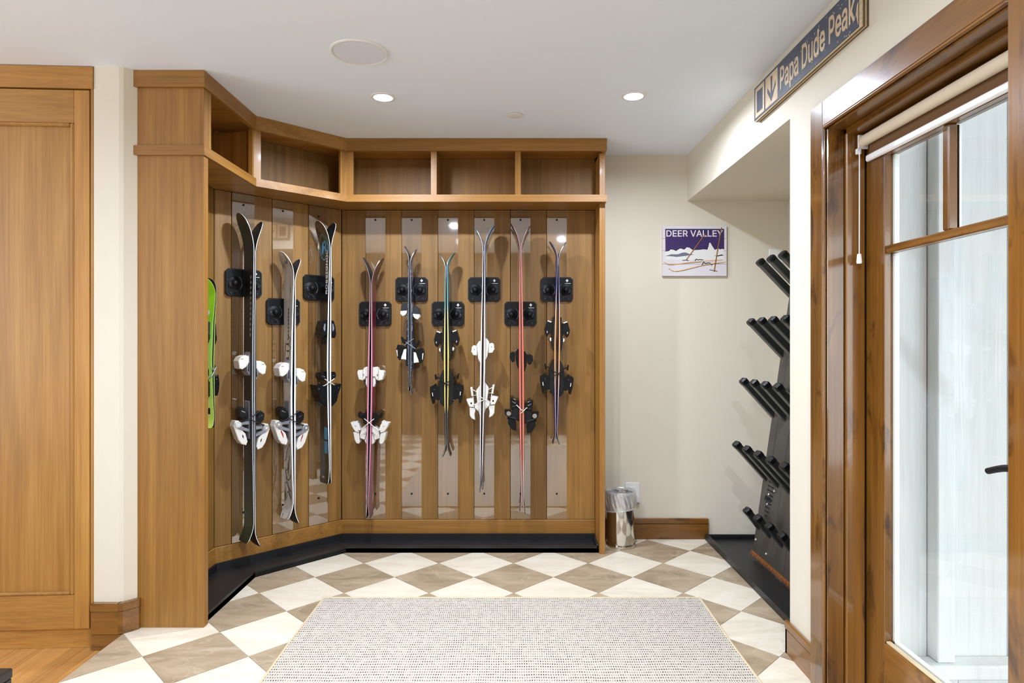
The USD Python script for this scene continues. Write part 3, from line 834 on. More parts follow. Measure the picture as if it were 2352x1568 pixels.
style('D', 340, 7.13, 780, [
    ('toe_base', None, BLK, [(375, 190), (420, 200), (435, 250), (432, 350), (420, 440), (395, 520), (375, 520)], .028),
    ('toe_piece', None, BLK, [(440, 250), (490, 240), (525, 260), (532, 340), (490, 412), (445, 395)], .034),
    ('toe_line', 1, MGREY, [(462, 275), (469, 275), (469, 330), (462, 330)], .0352), ('toe_line', 1, MGREY, [(498, 275), (505, 275), (505, 330), (498, 330)], .0352), ('toe_line', 1, DGREY, [(455, 350), (520, 340), (515, 360), (460, 372)], .0352),
    ('toe_clip', 0, MGREY, [(408, 200), (428, 205), (432, 225), (415, 222)], .0295),
    ('brake_pedal', None, BLK, [(440, 1020), (490, 985), (532, 1000), (520, 1100), (510, 1190), (440, 1160)], .028),
    ('pedal_base', None, BLKM, [(375, 1040), (430, 1040), (436, 1150), (375, 1150)], .024),
    ('pedal_stripe', 6, WPL, [(440, 1070), (500, 1035), (505, 1055), (445, 1090)], .0295), ('pedal_stripe', 6, WPL, [(440, 1020), (490, 992), (492, 1003), (445, 1030)], .0295),
    ('pedal_stripe', 6, WPL, [(445, 1122), (505, 1120), (505, 1136), (445, 1140)], .0295),
    ('heel_base', None, BLKM, [(375, 1155), (450, 1155), (500, 1200), (505, 1290), (450, 1350), (375, 1380)], .030),
    ('heel_arm', None, DGREY, [(430, 1312), (520, 1292), (590, 1262), (600, 1275), (530, 1320), (425, 1352)], .0345),
    ('heel_piece', None, BLK, [(512, 1200), (560, 1188), (622, 1185), (612, 1260), (575, 1295), (510, 1285)], .036),
    ('heel_lever', None, BLK, [(470, 1345), (580, 1318), (575, 1350), (562, 1420), (500, 1510), (425, 1530), (430, 1430), (450, 1370)], .035),
    ('heel_knob', 13, SILV, disc(553, 1245, 40, 24), .039), ('heel_knob_centre', 13, MGREY, disc(553, 1245, 20, 18), .0395), ('heel_knob_centre', 13, SILV, disc(553, 1245, 9, 12), .040),
    ('heel_rib', 14, WPL, [(498, 1370), (520, 1362), (522, 1372), (497, 1384)], .0362), ('heel_rib', 14, WPL, [(490, 1394), (514, 1386), (514, 1396), (490, 1407)], .0362),
    ('heel_rib', 14, WPL, [(482, 1418), (506, 1408), (506, 1420), (481, 1430)], .0362), ('heel_rib', 14, WPL, [(474, 1440), (498, 1430), (497, 1443), (473, 1455)], .0362),
    ('heel_stripe', 14, WPL, [(560, 1345), (573, 1342), (566, 1375), (552, 1395), (545, 1385), (555, 1370)], .0362),
], [[(420, 1105), (380, 1148), (330, 1195)], ], WPL)
for key, acc in (('E', None), ('E2', REDP)):
    it = [
        ('toe_base', None, MGREY, [(490, 130), (515, 190), (540, 300), (535, 430), (500, 490), (485, 490)], .036),
        ('toe_piece', None, WPL, [(510, 290), (510, 200), (560, 185), (620, 210), (655, 270), (640, 380), (600, 395), (550, 360), (530, 330)], .038),
        ('toe_window', 1, REDP if acc else BLK, [(580, 235), (610, 225), (630, 240), (628, 256), (600, 246), (585, 262)], .0392),
        ('toe_side', 1, DGREY, [(505, 300), (520, 300), (530, 420), (505, 440)], .0385),
        ('heel_base', None, MGREY, [(488, 860), (505, 880), (510, 1150), (505, 1420), (488, 1450)], .034),
        ('heel_arm', None, MGREY, [(490, 1160), (600, 1180), (655, 1160), (695, 1200), (650, 1275), (490, 1335), (490, 1290), (600, 1240), (595, 1215), (490, 1220)], .034),
        ('heel_lever', None, WPL, [(690, 1150), (712, 1230), (650, 1430), (605, 1500), (540, 1525), (520, 1470), (550, 1350), (600, 1290), (630, 1255), (640, 1150)], .03),
        ('heel_knob', 5, SILV, disc(655, 1205, 45, 24), .0385), ('heel_knob_centre', 5, WPL, disc(655, 1205, 22, 18), .039),
        ('lever_mark', 6, REDP if acc else BLK, [(575, 1380), (598, 1340), (600, 1390), (572, 1440)] if not acc else [(585, 1350), (620, 1275), (625, 1320), (590, 1410), (575, 1420)], .0315),
        ('brake_pedal', None, BLK, [(490, 1090), (560, 970), (600, 950), (640, 990), (630, 1080), (570, 1150), (490, 1150)], .03),
        ('pedal_stripe', 10, WPL, [(548, 1030), (606, 1000), (610, 1014), (553, 1046)], .0315),
    ]
    style(key, 460, 6.533, 800, it, [[(600, 1160), (470, 1085), (365, 1015)], ], DGREY)
style('F', 395, 6.82, 720, [
    ('toe_piece', None, BLK, [(420, 100), (480, 112), (510, 220), (520, 330), (495, 382), (460, 340), (420, 350)], .038),
    ('toe_plate', 0, MGREY, [(440, 150), (470, 150), (490, 230), (470, 290), (445, 270)], .0392),
    ('toe_base', None, BLKM, [(415, 350), (440, 360), (440, 480), (415, 480)], .03),
    ('heel_piece', None, BLK, [(415, 1100), (480, 1125), (540, 1120), (600, 1108), (585, 1190), (555, 1260), (530, 1380), (460, 1455), (415, 1450)], .038),
    ('heel_dot', 3, SILV, disc(553, 1170, 14), .0395),
    ('heel_gloss', 3, MGREY, [(492, 1270), (504, 1260), (492, 1370), (482, 1380)], .0392),  # grey strip paints a gloss highlight on the heel
    ('brake_pedal', None, BLK, [(420, 965), (470, 915), (515, 920), (530, 980), (500, 1040), (420, 1050)], .03),
    ('pedal_stripe', 6, WPL, [(440, 988), (496, 962), (500, 974), (444, 1000)], .0315),
], [[(470, 1120), (390, 1070), (318, 1020)], ], WPL)
style('G', 400, 8.716, 730, [
    ('toe_piece', None, DGREY, [(440, -230), (540, -230), (572, -190), (590, -75), (445, -85)], .026),
    ('toe_cap', None, WPL, [(455, -85), (590, -75), (596, -20), (548, 33), (500, 10), (465, -30)], .027),
    ('riser_plate', None, BLKM, [(430, -60), (455, -60), (480, 600), (490, 1000), (460, 1030), (430, 1030)], .026),
    ('brake_pedal', None, BLK, [(450, 500), (540, 490), (575, 438), (588, 470), (555, 560), (500, 610), (450, 600)], .022),
    ('heel_piece', None, BLK, [(500, 655), (570, 610), (650, 600), (678, 700), (652, 860), (610, 912), (580, 890), (540, 790)], .028),
    ('heel_flank', None, WPL, [(465, 680), (530, 690), (575, 800), (585, 890), (530, 895), (480, 905), (465, 905)], .0275),
    ('heel_stripe', 4, WPL, [(640, 690), (676, 702), (656, 830), (632, 868)], .0292),
    ('heel_dot', 4, SILV, disc(570, 662, 12), .0295), ('heel_mark', 4, WPL, [(545, 690), (560, 685), (592, 760), (578, 768)], .0292),
], [[(500, 605), (420, 550), (320, 480)], ], MGREY)


def ski_geom(L, wt, ww, wk, tmid, rise, rlen, trise, camber, n=70):
    s = np.unique(np.concatenate([np.linspace(0, .03, 6), np.linspace(.03, L - .10, n), np.linspace(L - .10, L, 14)]))
    st = L - rlen          # contact at tip
    base = np.where(s > st, rise * ((s - st) / rlen) ** 1.8, 0)
    tl = .10 * min(1, L / 1.4)
    base = np.where(s < tl, trise * ((tl - s) / tl) ** 1.8, base)
    mid = (s >= tl) & (s <= st)
    base = np.where(mid, camber * np.sin(np.pi * np.clip((s - tl) / (st - tl), 0, 1)) ** 1.2, base)
    u = s / L
    w = np.interp(u, [0, .08, .25, .45, .7, .88, 1], [wk * .96, wk, (wk + ww) / 2 - .003, ww, (wt + ww) / 2 - .004, wt, wt])
    q = np.clip((s - (L - .085)) / .085, 0, 1)
    w = w * np.sqrt(np.clip(1 - q ** 2.2, 0.003, 1))
    q = np.clip((.018 - s) / .018, 0, 1)
    w = w * np.sqrt(np.clip(1 - .35 * q ** 2, .01, 1))
    t = np.interp(u, [0, .1, .3, .5, .75, .9, 1], [.0055, .008, tmid * .92, tmid, tmid * .72, .0065, .0048])
    return s, base, w, t


def ski_slab(s, lo, hi, w):
    """Closed slab: x from lo to hi, y across w, z along s; local frame of the ski."""
    n = len(s)
    sl = np.gradient(lo, s)
    nx, nz = 1 / np.sqrt(1 + sl ** 2), -sl / np.sqrt(1 + sl ** 2)
    b0 = lo[0] * 0
    d0, d1 = np.zeros(n), hi - lo
    P = []
    for (d, sg) in ((d0, -1), (d0, 1), (d1, 1), (d1, -1)):
        P.append(np.stack([lo + nx * d, sg * w / 2, s + nz * d], 1))
    v = np.stack(P, 1).reshape(-1, 3)
    f = []
    for i in range(n - 1):
        for j in range(4):
            k = (j + 1) % 4
            A, B, C, D_ = i * 4 + j, i * 4 + k, (i + 1) * 4 + k, (i + 1) * 4 + j
            f += [[A, B, C], [A, C, D_]]
    e = (n - 1) * 4
    f += [[0, 2, 1], [0, 3, 2], [e, e + 1, e + 2], [e, e + 2, e + 3]]
    m = trimesh.Trimesh(v, np.array(f), process=False)
    if m.volume < 0:
        m.invert()
    return m


def surf(s, base, t, z):
    """x of the top surface at height z, and its slope."""
    h = base + t
    return np.interp(z, s, h), np.interp(z, s, np.gradient(h, s))


def make_ski(P, right):
    """One ski of a pair: local x = away from its partner, z = up from the tail, room side -y for the right ski."""
    L = P['L']
    s, base, w, t = ski_geom(L, *P['dim'])
    base = base + .0006
    rot = P['rot'] + (0 if right else 180)
    room = -1 if right else 1
    dz = 0 if right else P.get('dz', 0)
    sk = thing('ski', P['lab'][0 if right else 1], 'ski', (P['pos'][0] - math.tan(math.radians(P.get('tilt', 0))) * L / 2, P['pos'][1], P['z0'] + dz), rot, group=None, roty=P.get('tilt', 0) * (1 if right else -1))
    e = P.get('edge_t', .0022)
    bt = .0016
    part(sk, 'base', ski_slab(s, base, base + bt, w * .985), P.get('base', BASE_B), local=True)
    part(sk, 'steel_edge', ski_slab(s, base + bt, base + bt + e, w), P.get('edge', EDGE), local=True)
    tt = np.maximum(t - bt - e - .0012, .001)
    part(sk, 'sidewall', ski_slab(s, base + bt + e, base + bt + e + tt, w * .995), P['side'], local=True)
    top0 = base + bt + e + tt
    part(sk, 'topsheet', ski_slab(s, top0, top0 + .0014, w * .97), P['top'], local=True)
    ttop = bt + e + tt + .0014
    items, brakes, bm = STY[P['style']]
    k, fore = P['k'], P.get('fore', 1.0)
    sh = P.get('shift', 0.0)
    zc = lambda y: CAM_Z - (y - 784) * k - P['z0'] + sh
    made = []
    for (n, par, mat, poly, h) in items:
        pts = [(dx * k / fore, zc(y)) for dx, y in poly]
        m = plate_from(pts, h * P.get('bw', 1), (0, 0, 0), (1, 0, 0), (0, 0, 1), step=.003)
        made.append(part(sk if par is None else made[par], n, m, mat, local=True))
    for b_ in brakes:
        pts = np.array([(dx * k / fore, room * (np.interp(zc(y), s, w) / 2 + .006), zc(y)) for dx, y in b_])
        hw = abs(pts[0, 1]) + .0
        pts = np.vstack([[pts[0, 0] + .004, room * .03, pts[0, 2] - .004], pts])
        part(sk, 'brake_arm', tube(pts, .0026, 8), bm, smooth=60, local=True)
    return sk, (s, base, w, ttop)


def on_top(sk, g, mesh2d, name, mat, label=None, lift=.0006):
    """Flat print: mesh2d in (y, z) ski coordinates laid on the top surface of the ski."""
    s, base, w, ttop = g
    m = mesh2d.copy()
    v = np.array(m.vertices)
    h = np.interp(v[:, 1], s, base + ttop) + lift
    m.vertices = np.stack([h + v[:, 2], v[:, 0], v[:, 1]], 1)
    return part(sk, name, m, mat, local=True, label=label)


def P2(poly, t=.0005):
    return prism(poly, 0, t)


ADULT = (.122, .088, .112, .021, .055, .20, .018, .005)
pairs = []
kb = .00266


def back_pair(i, xc, ytip, ytail, **kw):
    z0 = CAM_Z - (ytail - 784) * kb
    z1 = CAM_Z - (ytip - 784) * kb
    P = dict(pos=((xc - 1176) / FPX * 3.86, 3.880), z0=z0, L=z1 - z0, rot=0, k=kb)
    P.update(kw)
    return P


def diag_pair(i, ytip, ytail, Y, **kw):
    p = np.array(dpt(dcent[i])) + nrm * .092
    k = Y / FPX
    z0 = CAM_Z - (ytail - 784) * k
    z1 = CAM_Z - (ytip - 784) * k
    P = dict(pos=tuple(p), z0=z0, L=z1 - z0, rot=45, k=k, fore=.93)
    P.update(kw)
    return P


WHT = plain('white_sidewall', 'e4e3e4', .35, coat=.3)
BLUE = plain('blue_print', '3d86a8', .35)
PRW = plain('white_print', 'd6d6d4', .4)
PRG = plain('grey_print', '8e9090', .4)

pk = back_pair(0, 851.5, 590, 1188, dim=(.118, .084, .106, .0125, .058, .17, .008, .003), style='A', tilt=.9,
               side=ramp_z('pink_sidewall', [(0, '7a4658'), (.08, 'b5688c'), (.3, 'd77fa5'), (.7, 'd9889f'), (.86, 'b07a80'), (1, '6d2e35')], 1.6),
               top=ramp_z('maroon_topsheet', [(0, '4a1226'), (.06, '7d2a3a'), (.5, '6d1630'), (.8, '5c1524'), (1, '3a1210')], 1.6, .25),
               lab=('right ski of the tall pink-edged maroon pair with white bindings', 'left ski of the tall pink-edged maroon pair with white bindings'))
ch = back_pair(1, 942, 571, 905, dim=(.086, .062, .078, .0125, .034, .10, .006, .002), style='G', tilt=0, dz=.02, bw=1.0,
               side=ramp_z('child_sidewall', [(0, '15171c'), (.35, '3a4d66'), (.6, '39444f'), (.8, '565b6e'), (1, '17181c')], .9),
               top=splash('child_topsheet', [(.38, '101218'), (.46, '1d2340'), (.52, 'b9c2d6'), (.58, '12141c'), (.66, 'd8dae2')], (18, 18, 12), interp=False),
               lab=('right ski of the shortest, black white and blue patterned pair', 'left ski of the shortest, black white and blue patterned pair'))
yl = back_pair(2, 1026, 579, 1046, dim=(.105, .074, .096, .0125, .044, .095, .020, .003), style='C', tilt=0, dz=-.006,
               side=ramp_z('yellow_teal_sidewall', [(0, '101010'), (.21, '1a1a16'), (.25, 'c9b54a'), (.5, 'd9c85c'), (.68, 'd5cd7c'), (.74, '57a29a'), (.9, '3b8f93'), (1, '1c2a2c')], 1.25),
               top=ramp_z('teal_topsheet', [(0, '121212'), (.45, '17181a'), (.5, '6c7a2c'), (.55, '15171a'), (.7, '1f2c30'), (.8, '2f7d85'), (.93, '3d8d95'), (1, '1a1d20')], 1.25),
               lab=('right ski of the yellow and teal pair', 'left ski of the yellow and teal pair'))
wh = back_pair(3, 1109, 514, 1122, dim=(.118, .084, .108, .0115, .058, .16, .005, .003), style='B', tilt=.7, dz=-.016,
               side=ramp_z('white_ski_sidewall', [(0, '2a2630'), (.04, '4a4552'), (.10, 'dcd8da'), (.4, 'efeeec'), (.8, 'd5d5d8'), (.9, 'a9adb5'), (1, '5d6672')], 1.61),
               top=ramp_z('white_ski_topsheet', [(0, '3a3044'), (.3, '6a5a70'), (.5, 'c8c6cc'), (.75, '5a6478'), (.88, '2f5c8a'), (1, '3c6f9c')], 1.61),
               lab=('right ski of the slim white-edged pair with all-white bindings', 'left ski of the slim white-edged pair with all-white bindings'))
co = back_pair(4, 1197.5, 517, 1177, dim=(.122, .088, .112, .0135, .056, .17, .012, .002), style='D', tilt=-.4, dz=.016,
               side=ramp_z('coral_sidewall', [(0, '3c2a28'), (.04, 'b9a8a2'), (.14, 'd9a79c'), (.2, 'e0705a'), (.6, 'e8674f'), (.82, 'd9745f'), (.9, '7d3f3c'), (1, '2c1618')], 1.76),
               top=ramp_z('coral_topsheet', [(0, '1f1816'), (.2, '2a1512'), (.7, '331311'), (.9, '3a1715'), (1, '1c0f10')], 1.76),
               lab=('right ski of the coral red pair', 'left ski of the coral red pair'), base=plain('red_base', '8a2018', .4))
pu = back_pair(5, 1279.5, 555, 1020, dim=(.105, .074, .096, .0115, .048, .11, .015, .006), style='C', tilt=.55, dz=.005, shift=.050 + .003,
               side=ramp_z('orange_purple_sidewall', [(0, '1a1420'), (.05, '6d5a8c'), (.2, '8a78a8'), (.33, 'c79a86'), (.42, 'e89a55'), (.62, 'e8a26c'), (.7, 'b7a0b4'), (.78, '3f3a7c'), (.92, '2b2458'), (1, '2a1d3a')], 1.24),
               top=ramp_z('purple_topsheet', [(0, '1c1526'), (.2, '3c2c52'), (.35, '35141a'), (.68, '30121a'), (.76, '2a2258'), (1, '2a1c40')], 1.24),
               lab=('right ski of the orange and purple pair', 'left ski of the orange and purple pair'))
BLKTOP = ramp_z('black_green_topsheet', [(0, '162214'), (.05, '32462a'), (.12, '1f2c1a'), (.2, '101212'), (.85, '0f1110'), (.93, '1d2a1e'), (1, '1c2618')], 1.8, .4, .1)
bk = diag_pair(0, 505, 1255, 3.47, dim=(.128, .098, .120, .0125, .060, .20, .034, .001), style='E', dz=.032, edge=WHT, edge_t=.0032,
               side=plain('black_sidewall', '20242a', .3, coat=.4), top=BLKTOP,
               lab=('right ski of the longest pair, black with pale edge lines', 'left ski of the longest pair, black with pale edge lines'))
bg = diag_pair(1, 592, 1203, 3.63, dim=(.120, .086, .110, .0125, .055, .14, .030, .003), style='E2', dz=.035, shift=.012, edge=WHT,
               side=WHT, top=splash('beige_topsheet', [(.30, '2d1d18'), (.36, '4a3528'), (.40, 'a59a8c'), (.47, 'c9c2b8'), (.7, 'dcd8d2')], (16, 16, 3.0), .3),
               lab=('right ski of the beige graphic pair with red-marked white bindings', 'left ski of the beige graphic pair with red-marked white bindings'))
ro = diag_pair(2, 507, 1111, 3.77, dim=(.122, .080, .108, .0125, .052, .17, .006, .002), style='F', dz=0, edge=WHT,
               side=WHT, top=plain('black_gloss_topsheet', '0d0d0f', .2, coat=.6),
               lab=('right ski of the black pair with white edges', 'left ski of the black pair with white edges and a blue round emblem'))
# the bindings of E2 sit lower in the picture than those of E: re-trace by a vertical offset
items, br, bm_ = STY['E2']
STY['E2'] = ([(n, p, m, [(dx * 1.02, y + (22 if n.startswith('toe') else 5)) for dx, y in q], h) for n, p, m, q, h in items], [[(dx * 1.02, y + 5) for dx, y in b_] for b_ in br], bm_)
lm = dict(pos=(-1.532, lcent[0]), z0=.838, L=.752, rot=90, k=.00219, style='G', dim=(.100, .068, .086, .016, .028, .09, .008, .003), shift=0,
          side=plain('lime_sidewall', '8fae3a', .35), top=ramp_z('lime_topsheet', [(0, 'c4dc62'), (.3, 'b0d868'), (.6, '92d05a'), (.75, '86c62c'), (1, 'a2e028')], .75, .3),
          lab=('far ski of the lime green pair, its black bindings showing', 'near lime green ski, half hidden behind the locker end panel'))
for P in (pk, ch, yl, wh, co, pu, bk, bg, ro, lm):
    if P is lm:
        # junior bindings moved to this ski's own height
        it, br, bm_ = STY['G']
        gy = lambda n, y: 740 + (y - 704) * 1.7 if y < 745 and n != 'brake' else 846 + (y - 787) * 1.35
        STY['Gl'] = ([(n, p, BLK if m is WPL and n in ('toe_cap', 'heel_flank', 'heel_stripe') else m, [(dx * 1.15, gy(n, y)) for dx, y in q], h * 1.1) for n, p, m, q, h in it if n != 'riser_plate'], [[(dx, gy('brake', y)) for dx, y in b_] for b_ in br], bm_)
        P['style'] = 'Gl'
    rs, rg = make_ski(P, True)
    ls, lg = make_ski(P, False)
    if P is ro:
        # blue emblem, lettering and tail patch on the left ski's top sheet (seen from its left side)
        L = P['L']
        zc = L - .155
        ring = affinity.scale(Point(0, 0).buffer(.05, 32).difference(Point(0, 0).buffer(.046, 32)), 1.0, 1.55)
        clipw = sbox(-.056, -.2, .056, .2)
        ring = affinity.translate(ring.intersection(clipw), 0, zc)
        on_top(ls, lg, P2(ring), 'emblem_ring', BLUE, 'blue oval ring')
        r_ = Polygon([(-.022, -.045), (-.006, -.045), (-.004, -.008), (.004, -.008), (.022, -.03), (.040, -.022), (.016, .002), (.026, .018), (.016, .044), (-.016, .030), (-.030, .008)])
        r_ = r_.difference(Polygon([(-.010, .008), (.008, .006), (.012, .022), (-.006, .022)]))
        on_top(ls, lg, P2(affinity.translate(affinity.rotate(r_, -12), 0, zc)), 'emblem_letter', BLUE, 'blue stylised letter R')
        for m_ in (1,):
            tm = meshkit.text_mesh('ROSSIGNOL', .021, .0005, True)
            b_ = tm.bounds; tm.apply_translation((-b_[0, 0], -b_[0, 1], 0))
            wl_ = tm.bounds[1, 0]; tm.apply_scale((.262 / wl_, 1, 1))
            v = np.array(tm.vertices)
            # reads upward along the ski near the room-side edge
            tm.vertices = np.stack([.043 - v[:, 1], L - .437 + v[:, 0], v[:, 2]], 1)
            on_top(ls, lg, tm, 'lettering', PRW, 'white lettering')
        for (a, b_) in ((.264, .338), (.180, .254)):
            on_top(ls, lg, P2(sbox(.006, a, .042, b_).buffer(-.006).buffer(.006)), 'tail_print', BLUE, 'blue number patch')
        on_top(ls, lg, P2(sbox(-.02, .03, .004, .042)), 'tail_label', PRG)
    if P is bg:
        L = P['L']
        DKB = plain('brown_script', '2a1c18', .4)
        rr = random.Random(11)
        for k_ in range(9):
            z = L - .34 - k_ * .021
            on_top(ls, lg, P2(Polygon([(.004, z), (.014, z + .003), (.013, z + .015), (.005, z + .017)])), 'lettering', DKB, 'dark block lettering')
        pts = []
        for k_ in range(90):
            u = k_ / 89
            pts.append((.012 + .022 * math.sin(u * 31) * (1 - .3 * u) + .006 * math.sin(u * 77), L - .50 - u * .20 + .012 * math.cos(u * 31)))
        on_top(ls, lg, P2(LineString(pts).buffer(.0019)), 'script', DKB, 'dark looping script')
        for k_ in range(7):
            z0_ = .10 + k_ * .055
            pts = [(-.03 + .06 * t + rr.uniform(-.006, .006), z0_ + .05 * math.sin(3 * t + k_) + rr.uniform(-.004, .004)) for t in np.linspace(0, 1, 9)]
            on_top(ls, lg, P2(LineString(pts).buffer(.0022).intersection(sbox(-.038, .02, .038, L))), 'scroll_print', DKB, 'dark scroll print')
    if P is bk:
        L = P['L']
        for k_ in range(12):
            z = L - .36 - k_ * .0285
            on_top(ls, lg, P2(Polygon([(.030, z), (.045, z + .006), (.045, z + .016), (.036, z + .022), (.030, z + .018)])), 'lettering', PRG, 'worn white lettering')
    if P is lm:
        L = P['L']
        on_top(ls, lg, P2(sbox(.012, L - .185, .024, L - .165)), 'logo_mark', PRW)
        on_top(ls, lg, P2(sbox(.010, .07, .026, .10)), 'logo_mark', BLKM)

# ------------------------------------------------------------------ rug
rug = thing('area_rug', 'large cream woven rug with rows of dark dots on the checkered tile floor', 'rug', (0, 1.8, 0))
NX, NY = 60, 90
xs = np.linspace(-.928, .925, NX); ys = np.linspace(.30, 3.112, NY)
gx, gy = np.meshgrid(xs, ys, indexing='ij')
wob = (meshkit.fbm(np.stack([gx * 2.3, gy * 2.3, gx * 0], -1), 3, 5) - .5)
edge = np.minimum(np.minimum(gx - xs[0], xs[-1] - gx), np.minimum(gy - ys[0], ys[-1] - gy))
zt = .0085 + wob * .0025 * np.clip(edge / .1, 0, 1)
gx2 = gx + (meshkit.noise(np.stack([gy * 3, gy * 0, gy * 0], -1), 3) - .5) * .012 * (1 - np.clip(np.abs(np.minimum(gx - xs[0], xs[-1] - gx)) / .15, 0, 1))
v = np.stack([gx2, gy, zt], -1).reshape(-1, 3)
vb = v.copy(); vb[:, 2] = .0006
f = []
idx = lambda i, j: i * NY + j
for i in range(NX - 1):
    for j in range(NY - 1):
        a, b_, c, d = idx(i, j), idx(i + 1, j), idx(i + 1, j + 1), idx(i, j + 1)
        f += [[a, b_, c], [a, c, d]]
f = np.array(f); n0 = len(v)
ring = [idx(i, 0) for i in range(NX)] + [idx(NX - 1, j) for j in range(1, NY)] + [idx(i, NY - 1) for i in range(NX - 2, -1, -1)] + [idx(0, j) for j in range(NY - 2, 0, -1)]
sides = []
for k_ in range(len(ring)):
    a, b_ = ring[k_], ring[(k_ + 1) % len(ring)]
    sides += [[a, n0 + a, n0 + b_], [a, n0 + b_, b_]]
rm = trimesh.Trimesh(np.vstack([v, vb]), np.vstack([f, f[:, ::-1] + n0, np.array(sides)]), process=False)
part(rug, 'woven_field', rm, RUG)
bp = v[ring + [ring[0]]].copy(); bp[:, 2] = .0062
part(rug, 'border', tube(bp, .0055, 8), RUGB, smooth=60)

# ------------------------------------------------------------------ trash bin with liner, wall plates
bx_, by_ = .677, 3.940
tb = thing('trash_bin', 'round polished steel trash bin on the tiles beside the locker', 'trash bin', (bx_, by_, 0))
part(tb, 'bin_body', trimesh.creation.revolve([(0, .004), (.088, .004), (.088, .03), (.0855, .32), (.0835, .32), (.0835, .012), (0, .012)], sections=48), STEEL, smooth=30, local=True)
part(tb, 'base_ring', trimesh.creation.revolve([(.086, 0.0006), (.093, .0006), (.0945, .012), (.091, .022), (.086, .022)], sections=48), STEEL, smooth=50, local=True)
part(tb, 'rim', trimesh.creation.revolve([(.083, .316), (.087, .314), (.0885, .322), (.085, .328), (.083, .326)], sections=48), STEEL, smooth=50, local=True)
ln = thing('bin_liner', 'clear plastic bag lining and folded over the rim of the steel bin', 'bin liner', (bx_, by_, .2))
NA, NZ = 120, 26
vv = []
for j in range(NZ):
    u = j / (NZ - 1)
    for i in range(NA):
        a = 2 * math.pi * i / NA
        cr = .5 + .5 * math.sin(a * 9 + 3 * math.sin(a * 2)) * math.cos(u * 5 + a * 3)
        if u < .62:
            q = u / .62
            r = .0905 + .0075 * cr * math.sin(q * math.pi) + .003 * math.sin(a * 23 + q * 9) * math.sin(q * math.pi) + .004 * math.sin(q * math.pi); z = .225 + q * .118 + .014 * math.sin(a + 2.2) * (1 - q)
        else:
            q = (u - .62) / .38
            r = .0905 - .004 * q - .018 * q * q - .006 * cr * q; z = .343 + .008 * math.sin(q * math.pi * .5) * (1 + .3 * math.sin(a * 11)) - .12 * q ** 2
        vv.append((r * math.cos(a), r * math.sin(a), z - .2))
ff = []
for j in range(NZ - 1):
    for i in range(NA):
        k_ = (i + 1) % NA
        ff += [[j * NA + i, j * NA + k_, (j + 1) * NA + k_], [j * NA + i, (j + 1) * NA + k_, (j + 1) * NA + i]]
part(ln, 'bag_film', trimesh.Trimesh(np.array(vv), np.array(ff), process=False), LINER, smooth=True, local=True)
rim = [(.0915 * math.cos(a), .0915 * math.sin(a), .025 + .014 * math.sin(a + 2.2)) for a in np.linspace(0, 2 * math.pi, 60)]
part(ln, 'gathered_edge', tube(rim, .0035, 6), LINER, smooth=60, local=True)

op = thing('outlet_plate', 'white outlet plate low on the wall behind the steel bin', 'outlet', (.775, YB, .36))
part(op, 'plate', bx(.730, .822, YB - .006, YB - .0005, .232, .362, .003), TRIMW)
part(op, 'socket', bx(.755, .797, YB - .008, YB - .006, .26, .336, .002), TRIMW)
ns = thing('wall_stop', 'tiny grey bumper on the wall just below the outlet plate', 'door stop', (.81, YB, .235))
part(ns, 'bumper', bx(.790, .818, YB - .014, YB - .0005, .227, .2315, .001), MGREY)
sp_ = thing('switch_plate', 'pale wall plate behind the top pegs of the boot rack', 'wall plate', (1.69, YB, 1.8))
part(sp_, 'plate', bx(1.655, 1.745, YB - .006, YB - .0005, 1.745, 1.867, .003), TRIMW)
part(sp_, 'rocker', bx(1.683, 1.717, YB - .009, YB - .006, 1.775, 1.838, .002), TRIMW)

# ------------------------------------------------------------------ ceiling things
def revolve_at(prof, c, n=48):
    return trimesh.creation.revolve(prof, sections=n, transform=trimesh.transformations.translation_matrix(c))


spk = thing('ceiling_speaker', 'large round flush white speaker grille in the ceiling', 'speaker', (-.634, 2.62, H))
part(spk, 'grille', revolve_at([(0, -.005), (.107, -.004), (.109, -.0005), (0, -.0005)], (-.634, 2.62, H)), GRILLE, smooth=30)
part(spk, 'trim_ring', revolve_at([(.108, -.0005), (.108, -.006), (.114, -.007), (.119, -.004), (.120, -.0005)], (-.634, 2.62, H)), TRIMW, smooth=40)
spr = thing('sprinkler_cover', 'small round white cover plate on the ceiling between the two lit downlights', 'sprinkler', (.016, 3.346, H))
part(spr, 'cover_plate', revolve_at([(0, -.007), (.036, -.006), (.041, -.003), (.041, -.002), (0, -.002)], (.016, 3.346, H)), TRIMW, smooth=40)
part(spr, 'shadow_gap', revolve_at([(0, -.002), (.037, -.002), (.037, -.0002), (0, -.0002)], (.016, 3.346, H)), DGREY)  # dark grey disc paints the shade above the cover plate
labs = ['recessed round downlight in the ceiling nearest the locker corner', 'recessed round downlight in the ceiling at right, near the white soffit',
        'recessed downlight above the left of the rug', 'recessed downlight above and right of the camera', 'unseen recessed downlight above and left of the camera']
BAF = plain('downlight_baffle', 'e2dfda', .5)
